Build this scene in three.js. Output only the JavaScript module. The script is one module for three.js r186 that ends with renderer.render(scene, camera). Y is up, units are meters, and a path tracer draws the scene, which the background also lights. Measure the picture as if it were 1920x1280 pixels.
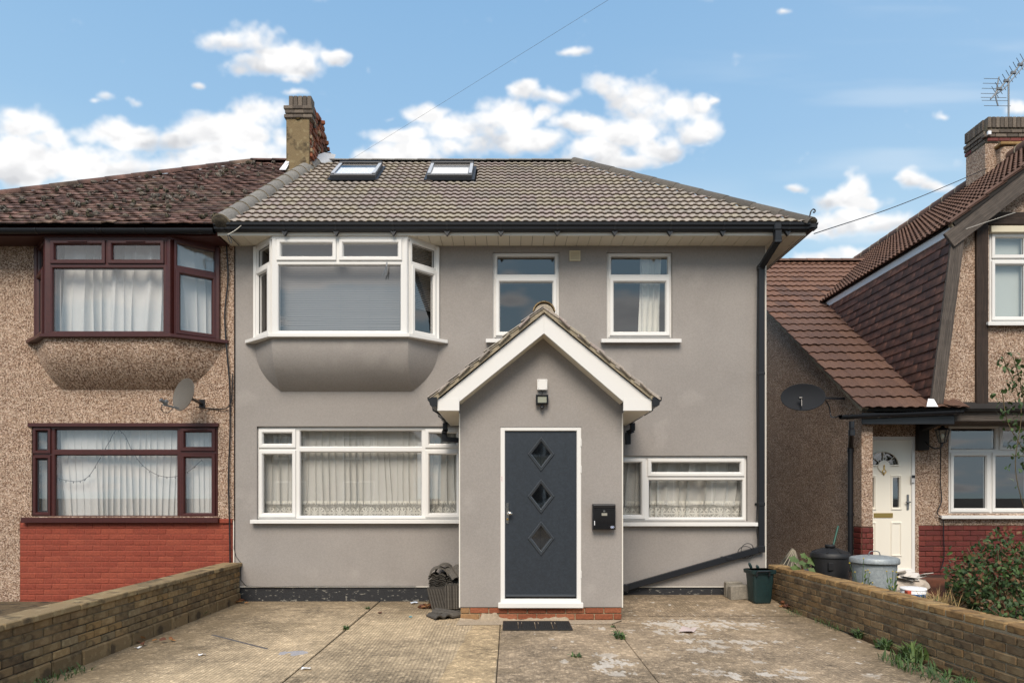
import * as THREE from 'three';
import { mergeGeometries, mergeVertices, toCreasedNormals } from 'three/addons/utils/BufferGeometryUtils.js';

// ---------- camera, sky, sun, exposure ----------
const scene = new THREE.Scene();
const F = 1296, CX = 955, HY = 925, EYE = 1.5;
const camera = new THREE.PerspectiveCamera(2 * Math.atan(640 / F) * 180 / Math.PI, 1.5, 0.1, 900);
camera.position.set(0, EYE, 0);
camera.lookAt(0, EYE, -10);
camera.setViewOffset(1920, 1280, 960 - CX, 640 - HY, 1920, 1280);
const renderer = new THREE.WebGLRenderer({ antialias: true });
renderer.toneMapping = THREE.LinearToneMapping;
renderer.toneMappingExposure = 1.82;
renderer.shadowMap.enabled = true;
const SKY_GAIN = 1 / 1.66;
const sun = new THREE.DirectionalLight(0xfff2e2, 2.2);
{
  const az = -0.12, el = 0.80, dir = new THREE.Vector3(Math.sin(az) * Math.cos(el), Math.sin(el), Math.cos(az) * Math.cos(el));
  sun.position.copy(dir).multiplyScalar(40).add(new THREE.Vector3(0, 2, -10));
  sun.target.position.set(0, 2, -10);
  sun.castShadow = true; sun.shadow.radius = 58; sun.shadow.mapSize.set(2048, 2048);
  Object.assign(sun.shadow.camera, { left: -16, right: 16, top: 14, bottom: -14, near: 1, far: 90 });
  scene.add(sun, sun.target);
}

// ---------- small helpers ----------
let seed = 12345;
function rnd() { seed = (seed + 0x6d2b79f5) | 0; let t = Math.imul(seed ^ (seed >>> 15), 1 | seed); t = (t + Math.imul(t ^ (t >>> 7), 61 | t)) ^ t; return ((t ^ (t >>> 14)) >>> 0) / 4294967296; }
const rr = (a, b) => a + (b - a) * rnd(), pick = (a) => a[Math.floor(rnd() * a.length)];
const clamp = (x, a = 0, b = 1) => x < a ? a : x > b ? b : x, lerp = (a, b, t) => a + (b - a) * t;
const ss = (a, b, x) => { const t = clamp((x - a) / (b - a)); return t * t * (3 - 2 * t); };
const V = (x, y, z) => new THREE.Vector3(x, y, z);
const PX = (px, d) => (px - CX) / F * d, PY = (py, d) => EYE - (py - HY) / F * d, P3 = (px, py, d) => V(PX(px, d), PY(py, d), -d);
const GD = (py) => EYE * F / (py - HY);                       // distance at which level ground shows at that height
const hash = (x, y) => { let h = Math.imul(x | 0, 374761393) + Math.imul(y | 0, 668265263) | 0; h = Math.imul(h ^ (h >>> 13), 1274126177); return ((h ^ (h >>> 16)) >>> 0) / 4294967296; };
function vn(x, y, p = 0) {                                     // value noise, periodic if p
  const xi = Math.floor(x), yi = Math.floor(y), fx = x - xi, fy = y - yi, u = fx * fx * (3 - 2 * fx), v = fy * fy * (3 - 2 * fy);
  const m = p ? (k) => ((k % p) + p) % p : (k) => k, x0 = m(xi), x1 = m(xi + 1), y0 = m(yi), y1 = m(yi + 1);
  return lerp(lerp(hash(x0, y0), hash(x1, y0), u), lerp(hash(x0, y1), hash(x1, y1), u), v);
}
function fbm(x, y, o = 4, p = 0) { let s = 0, a = 0.5, n = 0; for (let i = 0; i < o; i++) { s += a * vn(x + i * 17.3 * !p, y + i * 9.1 * !p, p); n += a; x *= 2; y *= 2; p *= 2; a *= 0.5; } return s / n; }

const NT = new Float32Array(1024 * 1024);                       // a table of periodic fractal noise, 16 units across, for the large computed maps
for (let y = 0; y < 1024; y++) for (let x = 0; x < 1024; x++) NT[y * 1024 + x] = fbm(x / 64, y / 64, 5, 16);
function nz(x, y) { const u = (x * 64) % 1024, v = (y * 64) % 1024, a = u < 0 ? u + 1024 : u, b = v < 0 ? v + 1024 : v, x0 = a | 0, y0 = b | 0, fx = a - x0, fy = b - y0, x1 = (x0 + 1) & 1023, r0 = (y0 & 1023) << 10, r1 = ((y0 + 1) & 1023) << 10, p = NT[r0 + (x0 & 1023)], q = NT[r0 + x1], s = NT[r1 + (x0 & 1023)], t = NT[r1 + x1]; return p + (q - p) * fx + (s + (t - s) * fx - p - (q - p) * fx) * fy; }

// ---------- sky: air and clouds as a computed panorama ----------
{
  const W = 4096, H = 2048, data = new Float32Array(W * H * 4);
  const blobs = [
    [35, 235, 75, 36], [100, 262, 60, 26], [210, 258, 115, 30], [120, 300, 165, 42], [60, 318, 110, 36], [225, 322, 150, 34], [150, 348, 110, 24], [20, 290, 60, 40],
    [488, 215, 58, 40], [405, 243, 82, 40], [470, 262, 78, 44], [338, 258, 46, 26], [430, 290, 112, 30], [400, 312, 70, 22], [265, 238, 28, 12],
    [470, 78, 72, 36], [420, 80, 48, 18], [535, 108, 82, 32], [470, 122, 60, 20], [560, 120, 55, 24], [625, 108, 28, 18], [545, 140, 26, 10],
    [200, 180, 24, 13], [178, 192, 18, 7], [258, 186, 20, 9], [382, 161, 18, 8], [552, 167, 28, 11], [722, 213, 20, 7],
    [795, 208, 48, 26], [940, 222, 82, 42], [870, 240, 110, 36], [900, 268, 120, 28], [740, 252, 74, 20], [760, 280, 100, 22], [1000, 262, 60, 26],
    [985, 172, 32, 18], [1030, 184, 46, 20], [1015, 212, 40, 18], [1135, 165, 45, 30], [1195, 185, 76, 42], [1250, 212, 82, 44], [1300, 240, 56, 28], [1180, 250, 100, 30], [1085, 232, 62, 20], [1230, 278, 60, 28],
    [1120, 285, 70, 26], [1160, 302, 70, 18], [1080, 104, 26, 12], [1316, 190, 22, 16], [1340, 186, 12, 8], [1470, 22, 14, 7],
    [1602, 352, 40, 36], [1580, 378, 58, 26], [1640, 376, 34, 18], [1715, 338, 34, 22], [1752, 350, 34, 15], [1690, 335, 18, 10], [1595, 414, 70, 24], [1660, 410, 70, 22], [1545, 430, 50, 20], [1545, 484, 60, 16], [1490, 350, 24, 9], [1755, 207, 20, 9], [1905, 200, 30, 16],
    [1620, 470, 70, 14], [520, 335, 90, 26], [690, 300, 40, 26], [1410, 420, 70, 18], [1500, 445, 60, 14],
  ];
  // air colour by sine of elevation, display-referred and scaled back
  const stops = [[0, [0.66, 0.80, 0.89]], [0.16, [0.60, 0.78, 0.89]], [0.30, [0.43, 0.64, 0.81]], [0.44, [0.305, 0.51, 0.745]], [0.60, [0.235, 0.43, 0.685]], [1, [0.185, 0.36, 0.63]]];
  const air = (y, c) => { let k = 0; while (k < stops.length - 2 && y > stops[k + 1][0]) k++; const t = clamp((y - stops[k][0]) / (stops[k + 1][0] - stops[k][0])); return lerp(stops[k][1][c], stops[k + 1][1][c], t); };
  for (let r = 0; r < H; r++) {
    const el = ((r + 0.5) / H - 0.5) * Math.PI, y = Math.sin(el), ce = Math.cos(el);
    for (let k = 0; k < W; k++) {
      const ph = ((k + 0.5) / W - 0.5) * 2 * Math.PI, x = Math.cos(ph) * ce, z = Math.sin(ph) * ce, o = (r * W + k) * 4;
      let a = 0, lit = 1, cir = 0, side = 0;
      if (el > 0) {
        let inView = 0;
        if (z < -0.2) {
          const px = CX + F * x / -z, py = HY - F * y / -z;
          if (px > -250 && px < 2170 && py > -250 && py < 940) {
            inView = ss(-250, -120, px) * ss(2170, 2040, px) * ss(-250, -130, py);
            const nx = px / 46, ny = py / 38;
            const n = nz(nx, ny) - 0.5, wx = px + (nz(nx * 0.7 + 40, ny * 0.7) - 0.5) * 46, wy = py + (nz(nx * 0.7, ny * 0.7 + 70) - 0.5) * 34;
            let m = -1, low = 0, wsum = 0;
            for (const b of blobs) {
              const ex = (wx - b[0]) / b[2], ey = (wy - b[1]) / b[3]; if (ex * ex + ey * ey > 3) continue;
              const d = 1 - ex * ex - ey * ey * (ey > 0 ? 1.25 : 1), w = Math.max(0, d + 0.4); low += w * clamp(ey * 0.6 + 0.4); wsum += w; const q = b[3] < 14 ? d - 0.38 : d; if (q > m) m = q;
            }
            if (wsum) low /= wsum;
            const n2 = nz(px / 15 + 5, py / 13) - 0.5, v = m + 0.16 + n * 1.9 + n2 * 0.55;
            a = ss(-0.30, 0.95, v + 0.25 * n2) ** 0.9 * inView * (0.62 + 0.38 * ss(0.0, 0.8, m + 0.8 * n));
            lit = 1.0 - 0.10 * ss(0.48, 0.7, nz(nx * 1.7 + 3, ny * 1.9)) * ss(0.2, 0.9, v) - 0.26 * ss(0.30, 0.85, low + (nz(nx * 0.6 + 9, ny * 0.8) - 0.5) * 1.1) * ss(0.0, 0.6, v);
            side = ss(950, 1900, px) * 0.10;
            cir = 0.22 * ss(0.5, 0.85, nz(px / 420 + 3, py / 60 + 5)) * ss(1100, 1700, px) + 0.35 * ss(300, 480, py) * ss(0.4, 0.8, nz(px / 260, py / 60));
          }
        }
        if (inView < 1) {                                      // the same kind of broken cumulus goes on all round
          const s = 1 / (y + 0.16), u = x * s * 1.5, w = z * s * 1.5, v = nz(u * 1.7 + 31, w * 1.7 + 11) - 0.5;
          const b = ss(0.0, 0.10, v) * 0.95 * (1 - inView);
          lit = lerp(lit, 1.0 - 0.22 * ss(0.05, 0.2, v), 1 - inView); a = Math.max(a, b);
        }
      }
      const yy = Math.max(0, y);
      for (let c = 0; c < 3; c++) {
        let s = air(yy, c) * (1 - side * 0.6) + side * 0.6 * [0.55, 0.65, 0.85][c];
        s = lerp(s, [0.86, 0.9, 0.93][c], cir);
        data[o + c] = lerp(s, [0.97, 0.965, 0.96][c] * lit ** [1.05, 1.0, 0.9][c], a) * SKY_GAIN;
      }
      data[o + 3] = 1;
    }
  }
  const t = new THREE.DataTexture(data, W, H, THREE.RGBAFormat, THREE.FloatType);
  t.mapping = THREE.EquirectangularReflectionMapping; t.magFilter = t.minFilter = THREE.LinearFilter; t.needsUpdate = true;
  scene.background = t; scene.environment = t;
}

// ---------- textures ----------
function tex(w, h, size, fn, srgb = true) {                    // fn(x, y) -> grey or [r, g, b], 0..1; the texture covers `size` metres
  const d = new Uint8Array(w * h * 4);
  for (let y = 0; y < h; y++) for (let x = 0; x < w; x++) {
    const v = fn(x, y), o = (y * w + x) * 4;
    if (typeof v === 'number') d[o] = d[o + 1] = d[o + 2] = clamp(v) * 255; else { d[o] = clamp(v[0]) * 255; d[o + 1] = clamp(v[1]) * 255; d[o + 2] = clamp(v[2]) * 255; }
    d[o + 3] = 255;
  }
  const t = new THREE.DataTexture(d, w, h);
  t.wrapS = t.wrapT = THREE.RepeatWrapping; t.magFilter = t.minFilter = THREE.LinearFilter;
  if (srgb) t.colorSpace = THREE.SRGBColorSpace;
  const [sx, sy] = Array.isArray(size) ? size : [size, size];
  t.repeat.set(1 / sx, 1 / sy); t.needsUpdate = true;
  return t;
}
const lin2s = (c) => c <= 0.0031308 ? 12.92 * c : 1.055 * Math.pow(c, 1 / 2.4) - 0.055;
// pebbles: a jittered grid of stones, colour and height
function pebbles(n, cells, size, pal, gap) {
  const col = new Float32Array(n * n * 3), hg = new Float32Array(n * n), cs = n / cells;
  for (let y = 0; y < n; y++) for (let x = 0; x < n; x++) {
    const gx = Math.floor(x / cs), gy = Math.floor(y / cs); let b1 = 9, b2 = 9, id = 0;
    for (let j = -1; j < 2; j++) for (let i = -1; i < 2; i++) {
      const cx = gx + i, cy = gy + j, mx = (cx + cells) % cells, my = (cy + cells) % cells;
      const dx = cx + 0.15 + 0.7 * hash(mx, my * 3 + 1) - x / cs, dy = cy + 0.15 + 0.7 * hash(mx * 5 + 2, my) - y / cs, d = Math.hypot(dx, dy);
      if (d < b1) { b2 = b1; b1 = d; id = mx * 7919 + my; } else if (d < b2) b2 = d;
    }
    const e = clamp((b2 - b1) * 2.4), c = pal[Math.floor(hash(id, 77) * pal.length)], k = 0.8 + 0.4 * hash(id, 5), o = y * n + x, g = lerp(gap, 1, ss(0.05, 0.5, e));
    const m = 0.88 + 0.24 * fbm(x / n * 8, y / n * 8, 4, 8);
    for (let q = 0; q < 3; q++) col[o * 3 + q] = c[q] * k * g * m;
    hg[o] = Math.sqrt(e) * (0.6 + 0.4 * hash(id, 9));
  }
  return [tex(n, n, size, (x, y) => { const o = (y * n + x) * 3; return [lin2s(col[o]), lin2s(col[o + 1]), lin2s(col[o + 2])]; }), tex(n, n, size, (x, y) => hg[y * n + x], false)];
}
const T = {};
[T.dash, T.dashB] = pebbles(1024, 84, 1.15, [[0.42, 0.29, 0.20], [0.52, 0.38, 0.28], [0.28, 0.175, 0.115], [0.68, 0.53, 0.42], [0.18, 0.10, 0.065], [0.38, 0.265, 0.19], [0.46, 0.31, 0.22], [0.60, 0.46, 0.35]], 0.5);
T.plaster = tex(1024, 1024, 3.1, (x, y) => { const u = x / 1024, v = y / 1024; return 0.90 + 0.075 * (fbm(u * 5, v * 5, 5, 5) - 0.5) + 0.05 * (vn(u * 256, v * 256, 256) - 0.5) + 0.045 * (hash(x, y) - 0.5) + 0.045 * ss(0.64, 0.80, fbm(u * 7 + 0.3, v * 7 + 0.6, 5, 7)) - 0.025 * ss(0.55, 0.8, fbm(u * 4 + 0.1, v * 3 + 0.2, 5, 4)); });
T.grain = tex(512, 512, 0.6, (x, y) => 0.82 + 0.2 * (fbm(x / 16, y / 16, 4, 32) - 0.5) + 0.22 * (hash(x, y) - 0.5));
T.grainB = tex(512, 512, 0.6, (x, y) => 0.5 + 0.5 * (fbm(x / 8, y / 8, 3, 64) - 0.5) + 0.5 * (hash(x, y) - 0.5), false);
T.fineB = tex(512, 512, 0.35, (x, y) => 0.6 * vn(x / 2, y / 2, 256) + 0.4 * hash(x, y), false);
T.blotch = tex(512, 512, 1.3, (x, y) => { const a = fbm(x / 64, y / 64, 6, 8); return 0.55 + 0.75 * (a - 0.5) + 0.16 * (hash(x, y) - 0.5); });
T.mossy = tex(512, 512, 0.9, (x, y) => { const a = fbm(x / 64, y / 64, 6, 8), b = fbm(x / 32 + 5, y / 32 + 3, 5, 16), l = ss(0.55, 0.72, b), d = ss(0.5, 0.75, a), h = hash(x, y) * 0.12; return [lerp(lerp(0.75, 0.49, d), 0.90, l * 0.5) + h - 0.06, lerp(lerp(0.69, 0.45, d), 0.87, l * 0.5) + h - 0.06, lerp(lerp(0.585, 0.39, d), 0.79, l * 0.45) + h - 0.06]; });
T.wood = tex(512, 1024, [0.18, 1.6], (x, y) => { const g = fbm(x / 10 + 0.6 * fbm(y / 200, x / 90, 3), y / 220, 5, 0), s = vn(x / 2.2, y / 90); return 0.62 + 0.5 * (g - 0.5) + 0.34 * (s - 0.5) + 0.06 * (hash(x, y) - 0.5); });
T.woodB = tex(512, 1024, [0.18, 1.6], (x, y) => vn(x / 2.2, y / 90) * 0.6 + 0.4 * fbm(x / 10, y / 220, 4), false);
T.scuff = tex(512, 512, [1.7, 0.9], (x, y) => { const s = fbm(x / 14, y / 14, 5), h = hash(x, y); const k = ss(0.66, 0.76, s) * (h > 0.3 ? 1 : 0.3); return [lerp(0.115 + 0.05 * h, 0.55, k), lerp(0.12 + 0.05 * h, 0.54, k), lerp(0.135 + 0.05 * h, 0.5, k)]; });
T.net = tex(256, 256, 0.09, (x, y) => { const u = Math.abs(((x + y) / 16) % 2 - 1), v = Math.abs(((x - y + 512) / 16) % 2 - 1); return Math.max(u, v) > 0.55 ? 0.95 : 0.6; });
// lace band: open net with flowers
function laceTex(flower) {
  return tex(512, 512, [0.24, 0.24], (x, y) => {
    const u = x / 512, v = y / 512, k = 2, cx = (u * k) % 1 - 0.5, cy = v * 1.0 - 0.42;
    const r = Math.hypot(cx, cy * 1.9), a = Math.atan2(cy * 1.9, cx);
    let on = (Math.abs(((x + y) / 11) % 2 - 1) > 0.72 || Math.abs(((x - y + 1024) / 11) % 2 - 1) > 0.72) ? 0.6 : 0;
    if (r < 0.44 * Math.abs(Math.cos(a * (flower ? 4 : 3))) + 0.06) on = 1;
    if (Math.abs(r - 0.47) < 0.03) on = 1;
    if (v > 0.86 + 0.05 * Math.cos(u * Math.PI * 16)) on = v > 0.97 ? 0 : 1;
    if (v < 0.05) on = 1;
    return on;
  }, false);
}
T.lace = laceTex(true);

// ---------- materials ----------
const C = (r, g, b) => new THREE.Color().setRGB(r, g, b);
function mat(color, rough, o = {}) { const m = new THREE.MeshPhysicalMaterial({ color: C(...color), roughness: rough, ...o }); m.side = THREE.DoubleSide; return m; }
const shades = (list, rough, o) => list.map((c) => mat(c, rough, o));
const M = {
  render: mat([0.385, 0.355, 0.330], 0.95, { map: T.plaster, bumpMap: T.fineB, bumpScale: 0.0016 }),
  dash: mat([1, 1, 1], 0.95, { map: T.dash, bumpMap: T.dashB, bumpScale: 0.006 }),
  dashDark: mat([0.78, 0.72, 0.68], 0.95, { map: T.dash, bumpMap: T.dashB, bumpScale: 0.006 }),
  white: mat([0.73, 0.72, 0.695], 0.34, { specularIntensity: 0.7 }),
  fascia: mat([0.72, 0.69, 0.62], 0.4), soffit: mat([0.66, 0.61, 0.50], 0.5),
  brown: mat([0.085, 0.019, 0.016], 0.36, { map: T.grain }), brownSoffit: mat([0.06, 0.018, 0.016], 0.5),
  black: mat([0.012, 0.013, 0.016], 0.35), gutter: mat([0.013, 0.015, 0.019], 0.42, { specularIntensity: 0.6 }), rubber: mat([0.014, 0.014, 0.015], 0.75, { map: T.grain }),
  glass: mat([1, 1, 1], 0.0, { transmission: 1, thickness: 0, ior: 2.15 }),
  plinth: mat([1, 1, 1], 0.6, { map: T.scuff, bumpMap: T.grainB, bumpScale: 0.004 }),
  door: mat([0.036, 0.047, 0.062], 0.40, { map: T.grain, bumpMap: T.woodB, bumpScale: 0.0006 }), doorTrim: mat([0.052, 0.060, 0.070], 0.35),
  chrome: mat([0.62, 0.60, 0.56], 0.22, { metalness: 1 }), brass: mat([0.62, 0.42, 0.14], 0.3, { metalness: 1 }), lead: mat([0.50, 0.52, 0.55], 0.5, { map: T.blotch }), leadPale: mat([0.80, 0.81, 0.83], 0.6),
  galv: mat([0.50, 0.55, 0.57], 0.5, { metalness: 0.25, map: T.grain, bumpMap: T.grainB, bumpScale: 0.001 }),
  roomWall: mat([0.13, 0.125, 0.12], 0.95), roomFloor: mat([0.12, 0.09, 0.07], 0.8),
  felt: mat([0.020, 0.017, 0.015], 0.95), mortar: mat([0.52, 0.44, 0.31], 0.95, { map: T.grain, bumpMap: T.grainB, bumpScale: 0.006 }), mortarGrey: mat([0.36, 0.295, 0.20], 0.95, { map: T.blotch, bumpMap: T.grainB, bumpScale: 0.005 }),
  tile: shades([[0.53, 0.455, 0.385], [0.57, 0.49, 0.41], [0.48, 0.42, 0.36], [0.55, 0.48, 0.37], [0.52, 0.43, 0.385]], 0.8, { map: T.grain, bumpMap: T.grainB, bumpScale: 0.003 }),
  ridge: shades([[0.30, 0.28, 0.25], [0.33, 0.31, 0.275], [0.28, 0.26, 0.235]], 0.85, { map: T.grain, bumpMap: T.grainB, bumpScale: 0.002 }),
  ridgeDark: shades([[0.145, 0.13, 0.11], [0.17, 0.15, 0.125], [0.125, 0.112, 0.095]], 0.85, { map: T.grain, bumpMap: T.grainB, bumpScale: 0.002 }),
  plain: shades([[0.38, 0.205, 0.160], [0.34, 0.182, 0.145], [0.43, 0.240, 0.185], [0.38, 0.225, 0.175], [0.46, 0.310, 0.225], [0.30, 0.165, 0.135]], 0.9, { map: T.blotch, bumpMap: T.grainB, bumpScale: 0.004 }),
  moss: shades([[0.40, 0.33, 0.26], [0.52, 0.45, 0.37], [0.20, 0.17, 0.10]], 1, { map: T.blotch }),
  clay: shades([[0.190, 0.098, 0.064], [0.172, 0.088, 0.058], [0.205, 0.108, 0.070], [0.182, 0.096, 0.066], [0.158, 0.082, 0.056], [0.27, 0.135, 0.082], [0.25, 0.122, 0.075]], 0.75, { map: T.grain, bumpMap: T.grainB, bumpScale: 0.003 }),
  hung: shades([[0.31, 0.138, 0.088], [0.265, 0.115, 0.077], [0.35, 0.158, 0.10], [0.29, 0.130, 0.090]], 0.72, { map: T.blotch, bumpMap: T.grainB, bumpScale: 0.002 }),
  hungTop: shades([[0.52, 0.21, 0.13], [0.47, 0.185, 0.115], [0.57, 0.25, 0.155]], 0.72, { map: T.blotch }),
  redBrick: shades([[0.40, 0.074, 0.036], [0.365, 0.064, 0.031], [0.43, 0.086, 0.042], [0.38, 0.070, 0.035]], 0.75, { map: T.grain, bumpMap: T.grainB, bumpScale: 0.004 }), redMortar: mat([0.40, 0.095, 0.055], 0.85, { map: T.grain }),
  maroon: shades([[0.215, 0.034, 0.023], [0.185, 0.028, 0.020], [0.245, 0.042, 0.027]], 0.6, { map: T.grain, bumpMap: T.grainB, bumpScale: 0.004 }), maroonMortar: mat([0.26, 0.12, 0.07], 0.9, { map: T.blotch }),
  stock: shades([[0.54, 0.435, 0.30], [0.43, 0.345, 0.24], [0.60, 0.475, 0.32], [0.38, 0.315, 0.235], [0.58, 0.43, 0.255], [0.48, 0.42, 0.33]], 0.95, { map: T.mossy, bumpMap: T.grainB, bumpScale: 0.006 }),
  stockDark: shades([[0.37, 0.295, 0.215], [0.30, 0.238, 0.175], [0.43, 0.34, 0.245], [0.25, 0.20, 0.155], [0.40, 0.30, 0.195]], 0.95, { map: T.mossy, bumpMap: T.grainB, bumpScale: 0.006 }),
  stockTop: shades([[0.54, 0.39, 0.22], [0.47, 0.33, 0.185], [0.58, 0.44, 0.27]], 0.95, { map: T.mossy, bumpMap: T.grainB, bumpScale: 0.006 }),
  soot: shades([[0.24, 0.195, 0.155], [0.19, 0.155, 0.125], [0.29, 0.235, 0.185], [0.16, 0.13, 0.105]], 0.95, { map: T.grain, bumpMap: T.grainB, bumpScale: 0.006 }),
  orangeBrick: shades([[0.42, 0.135, 0.062], [0.36, 0.11, 0.05], [0.47, 0.17, 0.085], [0.46, 0.26, 0.12]], 0.9, { map: T.grain, bumpMap: T.grainB, bumpScale: 0.003 }), sandMortar: mat([0.54, 0.43, 0.27], 0.95, { map: T.grain, bumpMap: T.grainB, bumpScale: 0.004 }),
  cement: mat([0.62, 0.50, 0.36], 0.95, { map: T.grain, bumpMap: T.grainB, bumpScale: 0.006 }),
  coping: shades([[0.56, 0.48, 0.35], [0.51, 0.44, 0.33], [0.47, 0.41, 0.31]], 0.95, { map: T.mossy, bumpMap: T.grainB, bumpScale: 0.006 }),
  block: shades([[0.40, 0.36, 0.295], [0.34, 0.305, 0.25]], 0.95, { map: T.grain, bumpMap: T.grainB, bumpScale: 0.005 }),
  timber: mat([0.30, 0.245, 0.205], 0.85, { map: T.wood, bumpMap: T.woodB, bumpScale: 0.006 }), timberDark: mat([0.115, 0.070, 0.048], 0.8, { map: T.wood, bumpMap: T.woodB, bumpScale: 0.006 }), timberBlack: mat([0.030, 0.024, 0.022], 0.75, { map: T.wood }),
  net: mat([0.92, 0.93, 0.91], 0.95, { map: T.net, transmission: 0.22, thickness: 0 }), netWarm: mat([0.90, 0.89, 0.83], 0.95, { map: T.net, transmission: 0.22, thickness: 0 }), cloth: mat([0.78, 0.78, 0.72], 0.95, { transmission: 0.15, thickness: 0 }),
  lace: mat([0.82, 0.80, 0.72], 0.95, { alphaMap: T.lace, alphaTest: 0.5, transmission: 0.2, thickness: 0 }), blind: mat([0.19, 0.19, 0.19], 0.7), blindWhite: mat([0.84, 0.84, 0.84], 0.7),
  paper: mat([0.82, 0.83, 0.85], 0.8), leafDead: shades([[0.19, 0.075, 0.035], [0.26, 0.13, 0.05], [0.11, 0.045, 0.028]], 0.9),
  leaf: shades([[0.055, 0.115, 0.022], [0.080, 0.150, 0.030], [0.040, 0.085, 0.020], [0.11, 0.16, 0.035]], 0.7, { transmission: 0.3, thickness: 0 }), leafLight: shades([[0.10, 0.17, 0.036], [0.135, 0.21, 0.048], [0.08, 0.14, 0.032]], 0.65, { transmission: 0.35, thickness: 0 }), straw: shades([[0.36, 0.25, 0.10], [0.28, 0.20, 0.085], [0.42, 0.30, 0.14]], 0.9),
  dishGrey: mat([0.21, 0.20, 0.18], 0.5, { map: T.grain }), dishDark: mat([0.018, 0.020, 0.024], 0.8, { specularIntensity: 0.4 }), metalGrey: mat([0.20, 0.21, 0.22], 0.45, { metalness: 0.6 }),
  binGreen: mat([0.014, 0.042, 0.044], 0.45, { map: T.grain }), binBlack: mat([0.016, 0.016, 0.018], 0.55, { map: T.grain, bumpMap: T.grainB, bumpScale: 0.001 }),
};
M.timberH = M.timber.clone(); M.timberH.map = T.wood.clone(); M.timberH.map.rotation = Math.PI / 2; M.timberH.map.needsUpdate = true; M.timberH.bumpMap = T.woodB.clone(); M.timberH.bumpMap.rotation = Math.PI / 2; M.timberH.bumpMap.needsUpdate = true;
M.timberDarkH = M.timberDark.clone(); M.timberDarkH.map = M.timberH.map; M.timberDarkH.bumpMap = M.timberH.bumpMap;

// ---------- geometry helpers ----------
function boxUV(g, ou = 0, ov = 0) {
  const p = g.attributes.position, uv = new Float32Array(p.count * 2), a = V(), b = V(), c = V(), n = V();
  for (let i = 0; i < p.count; i += 3) {
    a.fromBufferAttribute(p, i); b.fromBufferAttribute(p, i + 1); c.fromBufferAttribute(p, i + 2);
    n.copy(b).sub(a).cross(V().copy(c).sub(a)); const x = Math.abs(n.x), y = Math.abs(n.y), z = Math.abs(n.z);
    [a, b, c].forEach((q, k) => { const o = (i + k) * 2; if (x > y && x > z) { uv[o] = q.z + ou; uv[o + 1] = q.y + ov; } else if (y > z) { uv[o] = q.x + ou; uv[o + 1] = q.z + ov; } else { uv[o] = q.x + ou; uv[o + 1] = q.y + ov; } });
  }
  g.setAttribute('uv', new THREE.BufferAttribute(uv, 2)); return g;
}
class MB {                                                     // a bag of flat triangles
  constructor() { this.p = []; }
  tri(a, b, c) { this.p.push(a.x, a.y, a.z, b.x, b.y, b.z, c.x, c.y, c.z); return this; }
  quad(a, b, c, d) { return this.tri(a, b, c).tri(a, c, d); }
  tube2(loopA, loopB, caps = true) { const n = loopA.length; for (let i = 0; i < n; i++) { const j = (i + 1) % n; this.quad(loopA[i], loopA[j], loopB[j], loopB[i]); } if (caps) { for (let i = 1; i < n - 1; i++) { this.tri(loopA[0], loopA[i + 1], loopA[i]); this.tri(loopB[0], loopB[i], loopB[i + 1]); } } return this; }
  geo(crease = 0, ou, ov) { let g = new THREE.BufferGeometry(); g.setAttribute('position', new THREE.Float32BufferAttribute(this.p, 3)); g.computeVertexNormals(); if (crease) g = toCreasedNormals(g, crease); return boxUV(g, ou, ov); }
}
const fin = (g) => { const q = g.index ? g.toNonIndexed() : g; for (const k of Object.keys(q.attributes)) if (!['position', 'normal', 'uv'].includes(k)) q.deleteAttribute(k); return boxUV(q); };
const join = (list) => list.length === 1 ? list[0] : mergeGeometries(list);
const mv = (g, x, y, z, ry = 0, rx = 0, rz = 0) => { if (rx) g.rotateX(rx); if (rz) g.rotateZ(rz); if (ry) g.rotateY(ry); return g.translate(x, y, z); };
function cb(w, h, d, c = 0.006, ou = 0, ov = 0) {              // box with chamfered edges
  c = Math.min(c, w * 0.3, h * 0.3, d * 0.3); const m = new MB(), S = [-1, 1], q = (k, sx, sy, sz) => V(sx * (w / 2 - (k === 0 ? 0 : c)), sy * (h / 2 - (k === 1 ? 0 : c)), sz * (d / 2 - (k === 2 ? 0 : c)));
  const put = (v) => { const n = V().copy(v[1]).sub(v[0]).cross(V().copy(v[2]).sub(v[0])), mid = v.reduce((s, e) => s.add(e), V(0, 0, 0)); if (n.dot(mid) < 0) v.reverse(); v.length === 3 ? m.tri(...v) : m.quad(...v); };
  for (const s of S) { put([q(0, s, -1, -1), q(0, s, 1, -1), q(0, s, 1, 1), q(0, s, -1, 1)]); put([q(1, -1, s, -1), q(1, 1, s, -1), q(1, 1, s, 1), q(1, -1, s, 1)]); put([q(2, -1, -1, s), q(2, 1, -1, s), q(2, 1, 1, s), q(2, -1, 1, s)]); }
  for (const a of S) for (const b of S) { put([q(0, a, b, -1), q(0, a, b, 1), q(1, a, b, 1), q(1, a, b, -1)]); put([q(0, a, -1, b), q(0, a, 1, b), q(2, a, 1, b), q(2, a, -1, b)]); put([q(1, -1, a, b), q(1, 1, a, b), q(2, 1, a, b), q(2, -1, a, b)]); for (const e of S) put([q(0, a, b, e), q(1, a, b, e), q(2, a, b, e)]); }
  return m.geo(0, ou, ov);
}
const box = (x0, y0, z0, x1, y1, z1, c = 0.004) => cb(x1 - x0, y1 - y0, Math.abs(z1 - z0), c).translate((x0 + x1) / 2, (y0 + y1) / 2, (z0 + z1) / 2);
const reuv = (g, ou, ov) => boxUV(g, ou, ov);
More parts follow.
